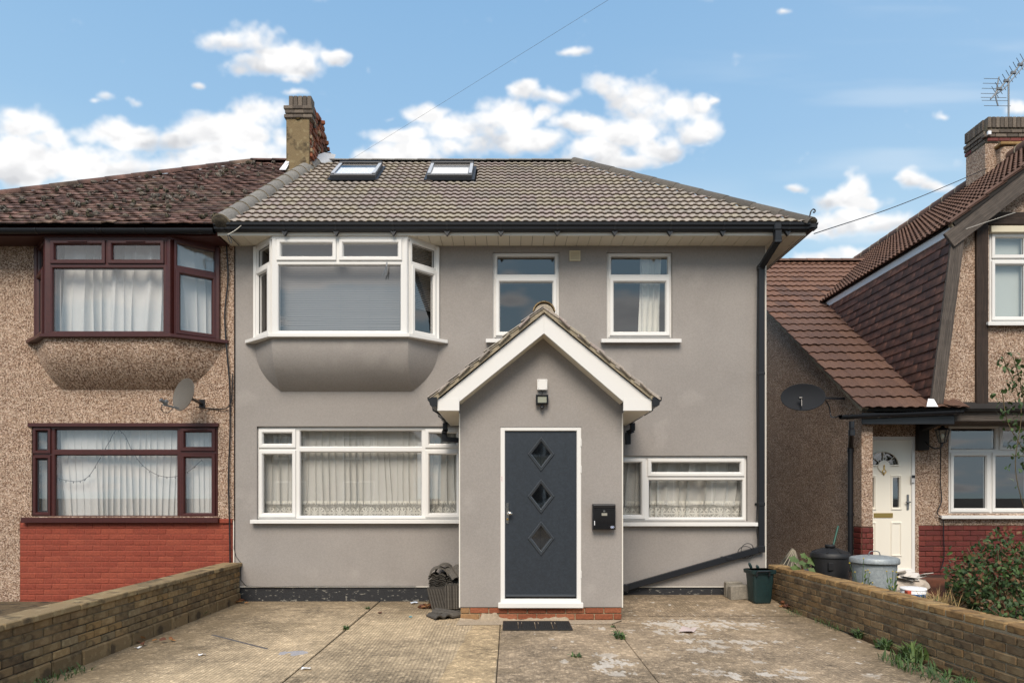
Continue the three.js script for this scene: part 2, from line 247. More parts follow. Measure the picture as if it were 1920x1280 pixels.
function bar(a, b, w, h, up = V(0, 0, 1), c = 0.004) {         // box along a segment: w across, h along `up`
  const d = V().copy(b).sub(a), L = d.length(), y = d.normalize(), x = V().copy(y).cross(up).normalize(), z = V().copy(x).cross(y);
  return cb(w, L, h, c).applyMatrix4(new THREE.Matrix4().makeBasis(x, y, z).setPosition(V().copy(a).add(b).multiplyScalar(0.5)));
}
function tube(pts, r, seg = 24, rad = 6, smooth = true) {
  let c; if (smooth) c = new THREE.CatmullRomCurve3(pts); else { c = new THREE.CurvePath(); for (let i = 1; i < pts.length; i++) c.add(new THREE.LineCurve3(pts[i - 1], pts[i])); }
  return fin(new THREE.TubeGeometry(c, seg, r, rad));
}
const cyl = (r0, r1, h, n = 20, open = false) => fin(new THREE.CylinderGeometry(r0, r1, h, n, 1, open));
const lathe = (pts, n = 32) => fin(new THREE.LatheGeometry(pts.map(([x, y]) => new THREE.Vector2(x, y)), n));
function slab(pts, holes, depth, bevel = 0) {                  // extruded outline in the xy plane, front face at z = 0, going back
  const s = new THREE.Shape(pts.map(([x, y]) => new THREE.Vector2(x, y)));
  for (const h of holes) s.holes.push(new THREE.Path(h.map(([x, y]) => new THREE.Vector2(x, y))));
  return fin(new THREE.ExtrudeGeometry(s, { depth, bevelEnabled: bevel > 0, bevelThickness: bevel, bevelSize: bevel, bevelOffset: -bevel, bevelSegments: 1, curveSegments: 16 })).translate(0, 0, -depth);
}
const rect = (x0, y0, x1, y1) => [[x0, y0], [x1, y0], [x1, y1], [x0, y1]];
function ring(x0, y0, x1, y1, prof) {                          // mitred frame: prof lists [inset, z] round its section
  const m = new MB(), R = (t, z) => [V(x0 + t, y0 + t, z), V(x1 - t, y0 + t, z), V(x1 - t, y1 - t, z), V(x0 + t, y1 - t, z)];
  for (let i = 0; i < prof.length; i++) { const A = R(...prof[i]), B = R(...prof[(i + 1) % prof.length]); for (let k = 0; k < 4; k++) { const l = (k + 1) % 4; m.quad(A[k], A[l], B[l], B[k]); } }
  return m.geo();
}
function clip(g, planes) {                                     // keep a x + b y + c >= 0 for every [a, b, c]
  let P = g.attributes.position.array, N = g.attributes.normal.array, U = g.attributes.uv.array, tris = [];
  for (let i = 0; i < P.length / 3; i += 3) tris.push([0, 1, 2].map((k) => { const j = i + k; return [P[j * 3], P[j * 3 + 1], P[j * 3 + 2], N[j * 3], N[j * 3 + 1], N[j * 3 + 2], U[j * 2], U[j * 2 + 1]]; }));
  for (const [a, b, c] of planes) {
    const out = [];
    for (const t of tris) { const poly = []; for (let k = 0; k < t.length; k++) { const A = t[k], B = t[(k + 1) % t.length], da = a * A[0] + b * A[1] + c, db = a * B[0] + b * B[1] + c; if (da >= 0) poly.push(A); if (da * db < 0) { const s = da / (da - db); poly.push(A.map((v, q) => v + (B[q] - v) * s)); } } for (let k = 1; k < poly.length - 1; k++) out.push([poly[0], poly[k], poly[k + 1]]); }
    tris = out;
  }
  if (!tris.length) return null;
  const p = [], n = [], u = []; for (const t of tris) for (const v of t) { p.push(v[0], v[1], v[2]); n.push(v[3], v[4], v[5]); u.push(v[6], v[7]); }
  const o = new THREE.BufferGeometry(); o.setAttribute('position', new THREE.Float32BufferAttribute(p, 3)); o.setAttribute('normal', new THREE.Float32BufferAttribute(n, 3)); o.setAttribute('uv', new THREE.Float32BufferAttribute(u, 2)); return o;
}

// ---------- scene bookkeeping ----------
const used = {};
const numbered = (n) => { const k = used[n] = (used[n] ?? -1) + 1; return k ? n + '_' + String(k).padStart(3, '0') : n; };
function tag(o, label, category, group, kind) { kind ??= 'thing'; Object.assign(o.userData, label && { label }, category && { category }, group && { group }, kind && { kind }); return o; }
function thing(name, label, category, pos, group, ry = 0) { const o = new THREE.Group(); o.name = numbered(name); if (pos) o.position.copy(pos); o.rotation.y = ry; scene.add(o); return tag(o, label, category, group); }
function part(name, geo, m, parent, kind) { const o = new THREE.Mesh(Array.isArray(geo) ? join(geo) : geo, m); o.name = name; parent.add(o); if (kind) o.userData.kind = kind; return o; }
function solo(name, geo, m, label, category, group, kind) { const o = new THREE.Mesh(Array.isArray(geo) ? join(geo) : geo, m); o.name = numbered(name); scene.add(o); return tag(o, label, category, group, kind); }
function dup(o, label, pos, ry, rx, rz) { const c = o.clone(); c.name = numbered(o.name.replace(/_\d{3}$/, '')); scene.add(c); if (label) c.userData.label = label; if (pos) c.position.copy(pos); if (ry !== undefined) c.rotation.set(rx ?? 0, ry, rz ?? 0); return c; }
function stuffInst(name, geo, m, mats4, parent) { const o = new THREE.InstancedMesh(geo, m, mats4.length); mats4.forEach((k, i) => o.setMatrixAt(i, k)); o.name = name; o.userData.kind = 'stuff'; parent.add(o); return o; }
const M4 = (p, e = new THREE.Euler(), s = V(1, 1, 1)) => new THREE.Matrix4().compose(p, new THREE.Quaternion().setFromEuler(e), s);
// ---------- builders shared by the houses ----------
function place(o, origin, x, y, z) { o.position.copy(origin); o.quaternion.setFromRotationMatrix(new THREE.Matrix4().makeBasis(x, y, z)); return o; }
const FIX = [[0, -0.07], [0, 0], [0.027, 0], [0.034, -0.006], [0.042, -0.026], [0.042, -0.07]];
const SASH = [[0.018, 0.001], [0.018, 0.016], [0.023, 0.021], [0.058, 0.021], [0.066, 0.014], [0.078, -0.012], [0.078, -0.05], [0.03, -0.05]];
const SASH_NARROW = SASH.map(([t, z]) => [t * 0.8, z]);
// cells: [x0, y0, x1, y1, kind], metres, y up; kind f = fixed, s = opening sash; v adds a vent
function winM(parent, name, cells, frameMat, opt = {}) {
  const w = new THREE.Group(); w.name = name; parent.add(w);
  const xs = cells.flatMap((c) => [c[0], c[2]]), ys = cells.flatMap((c) => [c[1], c[3]]), x0 = Math.min(...xs), x1 = Math.max(...xs), y0 = Math.min(...ys), y1 = Math.max(...ys);
  const fr = cells.map((c) => ring(c[0], c[1], c[2], c[3], FIX));
  if (!opt.bare) fr.push(ring(x0 - 0.022, y0 - 0.022, x1 + 0.022, y1 + 0.022, [[0, -0.075], [0, -0.012], [0.022, -0.012], [0.022, -0.075]]));
  part('frame', fr, frameMat, w);
  for (const c of cells) {
    const sash = c[4][0] === 's', t = sash ? 0.076 : 0.04, zg = sash ? -0.016 : -0.03;
    if (sash) part('sash', ring(c[0], c[1], c[2], c[3], c[2] - c[0] < 0.3 ? SASH_NARROW : SASH), frameMat, w);
    part('gasket', ring(c[0] + t - 0.012, c[1] + t - 0.012, c[2] - t + 0.012, c[3] - t + 0.012, [[0, zg - 0.008], [0, zg + 0.006], [0.016, zg + 0.004], [0.016, zg - 0.008]]), M.black, w);
    part('pane', fin(new THREE.PlaneGeometry(c[2] - c[0] - 2 * t + 0.008, c[3] - c[1] - 2 * t + 0.008)).translate((c[0] + c[2]) / 2, (c[1] + c[3]) / 2, zg), opt.glass ?? M.glass, w);
    if (c[4].includes('v')) part('trickle_vent', box((c[0] + c[2]) / 2 - 0.13, c[3] - 0.05, 0.02, (c[0] + c[2]) / 2 + 0.13, c[3] - 0.032, 0.034), frameMat, w);
  }
  return w;
}
const cellsPx = (d, list) => list.map(([a, b, c, e, k]) => [PX(a, d), PY(e, d), PX(c, d), PY(b, d), k]);
function sill(parent, x0, x1, y, d, m, proj = 0.09, h = 0.035) { return part('sill', [box(x0, y - h, -d - 0.05, x1, y, -d + proj), box(x0, y - h - 0.016, -d + proj - 0.02, x1, y - h + 0.002, -d + proj + 0.002, 0.003)], m, parent); }

function romanTile(w, L, period, hgt, lift, ou = 0, ov = 0) {  // rolled interlocking tile: x across, y up the slope, z off the roof
  const m = new MB(), N = Math.round(w / period) * 8, prof = [];
  for (let i = 0; i <= N; i++) { const x = w * i / N, p = (x / period) % 1; prof.push([x, hgt * (ss(0.08, 0.30, p) - ss(0.62, 0.86, p))]); }
  for (let i = 0; i < N; i++) {
    const [xa, ha] = prof[i], [xb, hb] = prof[i + 1], a = V(xa, 0, ha + lift), b = V(xb, 0, hb + lift), c = V(xb, L, hb + 0.006), d = V(xa, L, ha + 0.006), e = V(xa, 0.016, ha + lift - 0.022), f = V(xb, 0.016, hb + lift - 0.022), g = V(xa, 0.002, ha + lift - 0.006), h = V(xb, 0.002, hb + lift - 0.006);
    m.quad(a, b, c, d); m.quad(g, h, b, a); m.quad(e, f, h, g);
    m.quad(e, V(xa, L, ha - 0.012), V(xb, L, hb - 0.012), f);
  }
  const h0 = prof[0][1], h1 = prof[N][1];
  m.quad(V(0, 0, h0 + lift), V(0, L, h0 + 0.006), V(0, L, h0 - 0.012), V(0, 0.004, h0 + lift - 0.02)); m.quad(V(w, 0, h1 + lift), V(w, 0.004, h1 + lift - 0.02), V(w, L, h1 - 0.012), V(w, L, h1 + 0.006));
  return m.geo(0.55, ou, ov);
}
function flatTile(w, L, th, lift, ou = 0, ov = 0, camber = 0.004) {
  const m = new MB(), xs = [0.001, w / 2, w - 0.001], z = [0, camber, 0];
  for (let i = 0; i < 2; i++) { const a = V(xs[i], 0, z[i] + lift), b = V(xs[i + 1], 0, z[i + 1] + lift), c = V(xs[i + 1], L, z[i + 1]), d = V(xs[i], L, z[i]), dn = V(0, 0, -th), D = (v) => V(v.x, v.y, v.z - th); m.quad(a, b, c, d); m.quad(D(a), D(b), b, a); m.quad(D(b), D(a), D(d), D(c)); }
  m.quad(V(xs[0], 0, lift), V(xs[0], L, 0), V(xs[0], L, -th), V(xs[0], 0, lift - th)); m.quad(V(xs[2], 0, lift), V(xs[2], 0, lift - th), V(xs[2], L, -th), V(xs[2], L, 0));
  return m.geo(0, ou, ov);
}
// lays courses on a deck mesh; planes clip in deck coordinates [a, b, c]; the first `most` become parts, the rest one part of kind stuff
function layTiles(deck, o) {
  let n = 0; const rest = new Map();
  for (let r = 0; r < o.rows; r++) {
    const y = (o.y0 ?? 0) + r * o.gauge, off = o.stagger ? (r % 2) * o.w / 2 : 0;
    for (let k = 0, x = o.x0 - off; x < o.x1; k++, x = o.x0 - off + k * o.w) {
      const L = o.L, cs = [[x, y], [x + o.w, y], [x + o.w, y + L], [x, y + L]];
      let cut = false, gone = false;
      for (const [a, b, c] of o.planes) { const s = cs.map(([u, v]) => a * u + b * v + c); if (Math.max(...s) <= 0.01) gone = true; else if (Math.min(...s) < 0) cut = true; }
      if (gone || (o.skip && o.skip(x + o.w / 2, y + o.gauge / 2))) continue;
      let g = pick(o.geos), m = o.mat ? o.mat(x, y) : pick(o.mats); const j = o.jit ?? 0, z = rr(0, j), rz = rr(-j, j) * 0.6, rx = rr(-j, j) * 1.2;
      if (cut) { const t = g.clone().translate(x, y, z); g = clip(t, o.planes); if (!g) continue; }
      if (n < (o.most ?? 300)) { const t = part(o.name ?? 'roof_tile', g, m, deck); if (!cut) { t.position.set(x, y, z); t.rotation.set(rx, 0, rz); } n++; }
      else { if (!rest.has(m)) rest.set(m, []); rest.get(m).push(cut ? g : g.clone().rotateZ(rz).rotateX(rx).translate(x, y, z)); }
    }
  }
  if (rest.size) { const ms = [...rest.keys()], g = mergeGeometries(ms.map((m) => join(rest.get(m))), true), q = new THREE.Mesh(g, ms); q.name = 'upper_' + (o.name ?? 'roof_tile') + 's'; q.userData.kind = 'stuff'; deck.add(q); }
  return n;
}
function capTile(L, r, th = 0.014, arc = 1.35, ou = 0, squash = 1) {      // half-round ridge or hip tile along y
  const m = new MB(), N = 10, at = (a, y, q) => V(Math.sin(a) * q, y, (Math.cos(a) - Math.cos(arc)) * q * squash);
  for (let i = 0; i < N; i++) {
    const a = lerp(-arc, arc, i / N), b = lerp(-arc, arc, (i + 1) / N), r0 = r + 0.006, r1 = r - 0.004;
    m.quad(at(b, 0, r0), at(a, 0, r0), at(a, L, r1), at(b, L, r1)); m.quad(at(a, 0, r0 - th), at(b, 0, r0 - th), at(b, L, r1 - th), at(a, L, r1 - th));
    m.quad(at(a, 0, r0), at(b, 0, r0), at(b, 0, r0 - th), at(a, 0, r0 - th)); m.quad(at(b, L, r1), at(a, L, r1), at(a, L, r1 - th), at(b, L, r1 - th));
  }
  return m.geo(0.5, ou, 0);
}
function capRow(parent, A, B, up, n, r, mats, o = {}) {        // a row of cap tiles from A (low) to B
  const y = V().copy(B).sub(A), L = y.length() / n; y.normalize(); const z = V().copy(up).addScaledVector(y, -up.dot(y)).normalize(), x = V().copy(y).cross(z);
  const geos = [0, 1, 2].map((k) => capTile(L + 0.012, r, o.th, o.arc, k * 0.37, o.squash));
  for (let i = 0; i < n; i++) { const t = part(o.name ?? 'hip_tile', geos[i % 3], pick(mats), parent); place(t, V().copy(A).addScaledVector(y, L * i).addScaledVector(z, o.lift ?? 0), x, y, z); }
  if (o.joint) { const g = capTile(0.022, r + 0.007, 0.03, o.arc, 0, o.squash), list = []; for (let i = 0; i <= n; i++) list.push(g.clone().applyMatrix4(new THREE.Matrix4().makeBasis(x, y, z).setPosition(V().copy(A).addScaledVector(y, L * i - 0.01)))); part('mortar_joint', list, o.joint, parent, 'stuff'); }
}
// bricks proud of a mortar core, in the core's coordinates: x along, y up, z out of the face
const brickGeo = {};
function brickVariants(L, h, d, c = 0.007) { const k = [L, h, d].map((q) => q.toFixed(3)).join(); return brickGeo[k] ??= [0, 1, 2, 3].map((i) => cb(L, h, d, c, i * 0.31 + 0.1, i * 0.23)); }
function layBricks(parent, o) {
  const bl = o.bl ?? 0.215, bh = o.bh ?? 0.065, j = o.joint ?? 0.010, d = o.d ?? 0.05;
  for (let r = 0; r < o.courses; r++) {
    let x = o.x0 + (r % 2 ? -(bl + j) / 2 : 0); const y = o.y0 + r * (bh + j) + bh / 2;
    while (x < o.x1 - 0.02) {
      const a = Math.max(x, o.x0), b = Math.min(x + bl, o.x1); x += bl + j;
      if (b - a < 0.035) continue;
      const L = Math.round((b - a) * 200) / 200; if (o.skip && o.skip((a + b) / 2, y)) continue;
      const q = part('brick', pick(brickVariants(L, bh, d)), (o.mat ? o.mat((a + b) / 2, y, r) : pick(o.mats)), parent);
      q.position.set((a + b) / 2 + rr(-1, 1) * 0.002, y + rr(-1, 1) * 0.0015, (o.z ?? 0) - d / 2 + rr(0, 1) * (o.rough ?? 0.003)); q.rotation.set(0, 0, rr(-1, 1) * 0.006);
    }
  }
}
function drape(x0, x1, y0, y1, z, o = {}) {                    // gathered curtain; folds are real waves in the cloth
  const n = o.n ?? 120, rows = 8, amp = o.amp ?? 0.03, p = o.pitch ?? 0.11, s0 = o.seed ?? 1, g = new THREE.PlaneGeometry(1, 1, n, rows), q = g.attributes.position;
  for (let i = 0; i < q.count; i++) {
    const u = q.getX(i) + 0.5, v = q.getY(i) + 0.5, X = lerp(x0, x1, u), fl = lerp(0.75, 1.1, 1 - v), ph = X / p * 6.283 + 16 * (fbm(X * 1.7 + s0, 0.5 + v * 0.3, 3) - 0.5) + 5 * (fbm(X * 6 + s0, v * 0.5, 2) - 0.5);
    const a = amp * (0.1 + 1.7 * vn(X * 3.3 + s0 * 3, s0 + v * 0.3) * vn(X * 7 + s0, s0 * 2)) * fl * 1.5;
    q.setXYZ(i, X + 0.02 * Math.cos(ph) * fl + (o.lean ?? 0) * (1 - v), lerp(y0, y1, v) + (v < 0.01 ? 0.012 * Math.sin(X * 9 + s0) : 0), z + a * Math.sin(ph));
  }
  g.computeVertexNormals(); const uv = g.attributes.uv; for (let i = 0; i < uv.count; i++) uv.setXY(i, uv.getX(i) * (x1 - x0) * 1.35, uv.getY(i) * (y1 - y0)); return g;
}
const curtain = (geo, m, label, group) => solo('net_curtain', geo, m, label, 'curtain', group);
function gutterRun(A, B, prof) {                               // section [out, up] swept from A to B; out is to the viewer's side
  const d = V().copy(B).sub(A).normalize(), up = V(0, 1, 0), out = V().copy(d).cross(up).normalize(); if (out.z < 0 && Math.abs(d.x) > 0.5) out.negate(); if (Math.abs(d.z) > 0.5 && out.x * (prof.side ?? 1) < 0) out.negate();
  const L = (o) => prof.map(([a, b]) => V().copy(o).addScaledVector(out, a).addScaledVector(up, b)); return new MB().tube2(L(A), L(B)).geo();
}
const OGEE = [[0, 0], [0.055, 0], [0.085, 0.016], [0.090, 0.044], [0.112, 0.062], [0.116, 0.096], [0.108, 0.096], [0.104, 0.066], [0.082, 0.047], [0.077, 0.020], [0.052, 0.006], [0, 0.006]];
const HALFROUND = (() => { const a = []; for (let i = 0; i <= 10; i++) { const t = Math.PI * i / 10; a.push([0.055 - 0.055 * Math.cos(t), 0.055 - 0.055 * Math.sin(t)]); } for (let i = 10; i >= 0; i--) { const t = Math.PI * i / 10; a.push([0.055 - 0.051 * Math.cos(t), 0.057 - 0.051 * Math.sin(t)]); } return a; })();
function apron(xf0, xf1, xw0, xw1, yT, yB, dF, dW, pow = 2.6, crease = 0.35) {
  const m = new MB(), N = 14, at = (t) => { const s = 1 - t ** pow, y = lerp(yT, yB, t), z = -lerp(dW, dF, s); return [V(lerp(xf0, xw0, s), y, -dW), V(xf0, y, z), V(xf1, y, z), V(lerp(xf1, xw1, s), y, -dW)]; };
  for (let i = 0; i < N; i++) { const a = at(i / N), b = at((i + 1) / N); for (let k = 0; k < 3; k++) m.quad(b[k], b[k + 1], a[k + 1], a[k]); }
  const a = at(0); m.quad(a[0], a[1], a[2], a[3]); return m.geo(crease);
}
function bay(parent, o) {                                      // canted oriel: three windows, posts, sill, apron
  const { xf0, xf1, xw0, xw1, yB, yT, dF, dW } = o, fm = o.frame;
  const fw = winM(parent, 'bay_window', o.front, fm, { bare: true }); fw.position.z = -dF - 0.01;
  const Wl = Math.hypot(xf0 - xw0, dW - dF), Wr = Math.hypot(xw1 - xf1, dW - dF);
  const side = (W, flip) => { const a = flip ? 0.02 : 0.045, b = W - (flip ? 0.045 : 0.02); return [[a, yB, b, o.trans, 's'], [a, o.trans, b, yT, 'f']]; };
  const lw = winM(parent, 'bay_window', side(Wl, true), fm, { bare: true }); lw.position.set(xw0, 0, -dW); lw.rotation.y = -Math.atan2(dW - dF, xf0 - xw0);
  const rw = winM(parent, 'bay_window', side(Wr, false), fm, { bare: true }); rw.position.set(xf1, 0, -dF); rw.rotation.y = Math.atan2(dW - dF, xw1 - xf1);
  const post = (x, z, ry) => mv(cb(0.085, yT - yB + 0.03, 0.085, 0.012), x, (yT + yB) / 2, z, ry);
  part('corner_post', post(xf0 + 0.035, -dF - 0.042, 0.35), fm, parent); part('corner_post', post(xf1 - 0.035, -dF - 0.042, -0.35), fm, parent);
  part('corner_post', mv(cb(0.05, yT - yB + 0.03, 0.05), xw0 + 0.01, (yT + yB) / 2, -dW + 0.02), fm, parent); part('corner_post', mv(cb(0.05, yT - yB + 0.03, 0.05), xw1 - 0.01, (yT + yB) / 2, -dW + 0.02), fm, parent);
  const e = 0.055, out = [[xw0 - 0.13, -dW], [xw0 - 0.13, -dW + 0.03], [xf0 - e * 0.5, -dF + e], [xf1 + e * 0.5, -dF + e], [xw1 + 0.13, -dW + 0.03], [xw1 + 0.13, -dW]];
  const sl = slab(out.map(([x, z]) => [x, -z]), [], 0.038, 0.004).rotateX(-Math.PI / 2); part('sill', sl.translate(0, yB - 0.002, 0), o.sillMat, parent);
  const hd = [[xw0, -dW], [xf0, -dF - 0.004], [xf1, -dF - 0.004], [xw1, -dW]]; part('bay_head', slab(hd.map(([x, z]) => [x, -z]), [], 0.05).rotateX(-Math.PI / 2).translate(0, yT + 0.05, 0), fm, parent);
  part('bay_apron', apron(xf0, xf1, xw0, xw1, yB - 0.035, o.yA, dF + 0.012, dW, o.pow, o.crease), o.apronMat, parent);
}

// ---------- the ground ----------
const struct = (name, geo, m) => solo(name, geo, m, null, null, null, 'structure');
const GX0 = -3.76, GX1 = 3.62, GZ0 = 2.6, GZ1 = 9.72;
{
  const earth = mat([0.16, 0.125, 0.08], 1, { map: T.blotch });
  struct('ground', fin(new THREE.PlaneGeometry(400, 400)).rotateX(-Math.PI / 2).translate(0, -0.12, 0), earth);
  struct('road', fin(new THREE.PlaneGeometry(120, 6.4)).rotateX(-Math.PI / 2).translate(0, -0.1, 5.2), mat([0.07, 0.07, 0.072], 0.95, { map: T.grain }));
  struct('pavement', box(-60, -0.12, 0.1, 60, 0, 2.0), mat([0.30, 0.28, 0.25], 0.95, { map: T.grain }));
  // driveway colour and relief over its real extent: grain, tamping ridges, dirt, splashes of paint
  const N = 1600, splash = [[1310, 1170, 95, 9, 1], [1270, 1185, 60, 6, .8], [1370, 1172, 60, 5, .6], [1150, 1246, 34, 12, 1], [1165, 1262, 28, 5, .7], [1385, 1203, 60, 5, .8], [1330, 1220, 40, 5, .7], [1345, 1212, 30, 4, .7], [1287, 1200, 16, 4, 1], [1405, 1216, 26, 4, .8], [1450, 1265, 28, 6, 1], [1480, 1258, 30, 6, .8], [1335, 1260, 26, 8, .6], [1376, 1268, 14, 8, 1], [1240, 1262, 10, 4, .8], [1130, 1178, 10, 3, .8], [1185, 1184, 14, 3, .5], [1140, 1228, 24, 5, .6], [1060, 1240, 9, 3, .7], [1500, 1270, 22, 5, .8], [1410, 1178, 18, 3, .6], [1255, 1172, 26, 4, .7], [835, 1170, 10, 2, .6], [1420, 1240, 10, 3, .6], [1640, 1268, 16, 4, .5]];
  const paint = splash.map(([px, py, rx, ry, k]) => { const d = GD(py); return [PX(px, d), d, rx / F * d, ry * d * d / (EYE * F), k]; });
  const col = new Float32Array(N * N * 3), hgt = new Float32Array(N * N);
  const tx = (px, py) => [PX(px, GD(py)), GD(py)], la = tx(398, 1190), lb = tx(500, 1216), bx = tx(548, 1224), live = [];
  const shade = (i, j) => {
    const X = lerp(GX0, GX1, (i + 0.5) / N), D = lerp(GZ0, GZ1, (j + 0.5) / N), o = j * N + i, h = hash(i, j), big = nz(X * 0.9 + 7, D * 0.9), mid = nz(X * 4 + 3, D * 4), ru = X * 0.8 + D * 0.6, rv = D * 0.8 - X * 0.6, wx = 2.2 * nz(ru * 11, rv * 11), wy = 2.2 * nz(rv * 11 + 5, ru * 11 + 3), fine = 0.5 * nz(ru * 26 + wx, rv * 26 + wy) + 0.5 * nz(rv * 55 + 3.7 + wx * 2, ru * 55 + wy * 2);
    const strip = X > -0.50 - 0.1 * (7 - D) * 0.6 + 0.06 * nz(X * 9, D * 3) && X < -0.09 - 0.02 * (7.5 - D) && D < 7.95, right = X >= -0.1 && !strip;
    let c = strip ? [0.52, 0.385, 0.225] : right ? [0.39, 0.295, 0.195] : [0.52, 0.40, 0.255];
    const rel = right ? 0.25 + 0.55 * ss(0.45, 0.7, nz(X * 1.3 + 2, D * 0.6)) : strip ? 0 : 0.55 + 0.45 * ss(0.35, 0.6, nz(X * 1.1, D * 0.7 + 9));
    const wob = 0.012 * nz(X * 3, D * 1.5), rdg = Math.abs((((X + wob) / 0.034 + D * 0.18) % 1 + 1) % 1 - 0.5) * 2;
    const streak = nz(X * 36 + wx, D * 7 + wy), gr = right || strip ? fine : 0.72 * fine + 0.28 * streak; let k = 0.76 + 0.9 * (big - 0.45) + 0.6 * (mid - 0.5) + 1.25 * (gr - 0.5) + 0.5 * (h - 0.5); k *= 1 - 0.34 * rel * ss(0.45, 0.9, rdg) * (0.3 + 1.1 * nz(X * 6, D * 1.5 + 8));
    // dirt that has washed against the wall bases and the house, with its own ragged edge
    const dirt = Math.max(ss(0.62, 0.2, X - GX0 - 0.5 * nz(X * 3, D * 3 + 4)) * 0.75, ss(0.55, 0.9, D - 8.3 + 0.9 * (nz(X * 2.2, D * 5) - 0.5)) * 0.6, X > 2.6 ? ss(0.75, 0.15, GX1 - X - 0.5 * (nz(X * 3, D * 3) - 0.3)) * 0.7 : 0, ss(0.62, 0.74, nz(X * 1.6 + 21, D * 2.4 + 5)) * 0.5);
    c = c.map((v, q) => lerp(v * k, [0.155, 0.115, 0.065][q] * (0.6 + 0.8 * fine), dirt * (0.55 + 0.45 * ss(0.3, 0.6, mid))));
    if (fine > 0.6 && h > 0.5) c = c.map((v) => v * 1.35 + 0.03);
    let pw = 0; for (let n = 0; n < live.length; n++) { const q = live[n], x = q[0], d = q[1], s = q[4], ex = (X - x) / q[2], ed = (D - d) / q[3], e = ex * ex + ed * ed; if (e < 4) pw = Math.max(pw, s * ss(0.0, 0.22, 0.50 - e * 0.6 + (nz(X * 15 + x, D * 8) - 0.5) * 2.6 + (nz(X * 37 + x, D * 17) - 0.5) * 2.4 - (h > 0.8 ? 0.3 : 0))); }
    if (right && X > 0.2) pw = Math.max(pw, 0.9 * ss(0.775, 0.80, nz(X * 11 + 60, D * 8 + 2)));
    if (pw > 0) c = c.map((v, q) => lerp(v, [0.66, 0.61, 0.54][q] * (0.8 + 0.3 * fine), pw * (right ? 0.72 : 0.4)));
    if (Math.abs(X - bx[0]) < 0.4 && Math.abs(D - bx[1]) < 0.3) { const e = ((X - bx[0]) / 0.13) ** 2 + ((D - bx[1]) / 0.10) ** 2 + (nz(X * 14, D * 9) - 0.5) * 3; if (e < 0.8) c = c.map((v, q) => lerp(v, [0.36, 0.37, 0.42][q], 0.75)); }
    if (X < -2 && D > 6) { const a = la, b = lb, t = clamp(((X - a[0]) * (b[0] - a[0]) + (D - a[1]) * (b[1] - a[1])) / ((b[0] - a[0]) ** 2 + (b[1] - a[1]) ** 2)); if (Math.hypot(X - lerp(a[0], b[0], t), D - lerp(a[1], b[1], t)) < 0.012 + 0.01 * fine) c = [0.10, 0.095, 0.095]; }
    col[o * 3] = c[0]; col[o * 3 + 1] = c[1]; col[o * 3 + 2] = c[2]; hgt[o] = 0.45 * gr + 0.25 * h + 0.4 * rel * rdg * (0.4 + mid);
  };
  for (let j = 0; j < N; j++) { const D = lerp(GZ0, GZ1, (j + 0.5) / N); live.length = 0; for (const q of paint) if (Math.abs(D - q[1]) < 2 * q[3]) live.push(q); for (let i = 0; i < N; i++) shade(i, j); }
  const map = tex(N, N, [1, 1], (x, y) => { const o = (y * N + x) * 3; return [lin2s(col[o]), lin2s(col[o + 1]), lin2s(col[o + 2])]; }), bump = tex(N, N, [1, 1], (x, y) => hgt[y * N + x], false);
  const m = mat([1, 1, 1], 0.95, { map, bumpMap: bump, bumpScale: 0.014 });
  const drive = struct('driveway', box(GX0, -0.11, -GZ1, GX1, -0.025, -GZ0), mat([0.05, 0.04, 0.03], 1));
  const xs = [[GX0, -1.815], [-1.797, -0.108], [-0.1, 1.185], [1.192, GX1]];
  xs.forEach(([a, b], i) => {
    const g = box(a, -0.09, -GZ1, b, 0, -GZ0, 0.006), p = g.attributes.position, uv = g.attributes.uv; for (let k = 0; k < p.count; k++) uv.setXY(k, (p.getX(k) - GX0) / (GX1 - GX0), (-p.getZ(k) - GZ0) / (GZ1 - GZ0));
    part('slab', g, m, drive);
  });
  { const a = [1.335, 8.45], b = [GX1 - 0.08, 8.7], mm = new MB(), yy = (X, d) => 0.004 + 0.088 * ss(8.4, 9.6, d), n = 12; for (let i = 0; i < n; i++) for (let k = 0; k < 6; k++) { const d = (t) => lerp(8.45, 9.62, t / n), x = (t) => lerp(a[0], b[0], t / 6); mm.quad(V(x(k), yy(0, d(i)), -d(i)), V(x(k + 1), yy(0, d(i)), -d(i)), V(x(k + 1), yy(0, d(i + 1)), -d(i + 1)), V(x(k), yy(0, d(i + 1)), -d(i + 1))); } const g = mm.geo(0.5), p = g.attributes.position, uv = g.attributes.uv; for (let k = 0; k < p.count; k++) uv.setXY(k, (p.getX(k) - GX0) / (GX1 - GX0), (-p.getZ(k) - GZ0) / (GZ1 - GZ0)); part('raised_slab', g, m, drive); }
  struct('neighbour_garden', box(3.66, -0.1, -20, 30, 0.03, -2.2), mat([0.24, 0.165, 0.085], 1, { map: T.mossy, bumpMap: T.grainB, bumpScale: 0.02 }));
  struct('neighbour_yard', box(-30, -0.1, -9.6, -3.98, 0.0, -2.2), mat([0.25, 0.22, 0.17], 1, { map: T.mossy, bumpMap: T.grainB, bumpScale: 0.01 }));
  struct('side_passage', box(3.6, -0.1, -20, 5.0, 0.02, -9.8), mat([0.14, 0.11, 0.08], 1, { map: T.blotch }));
}

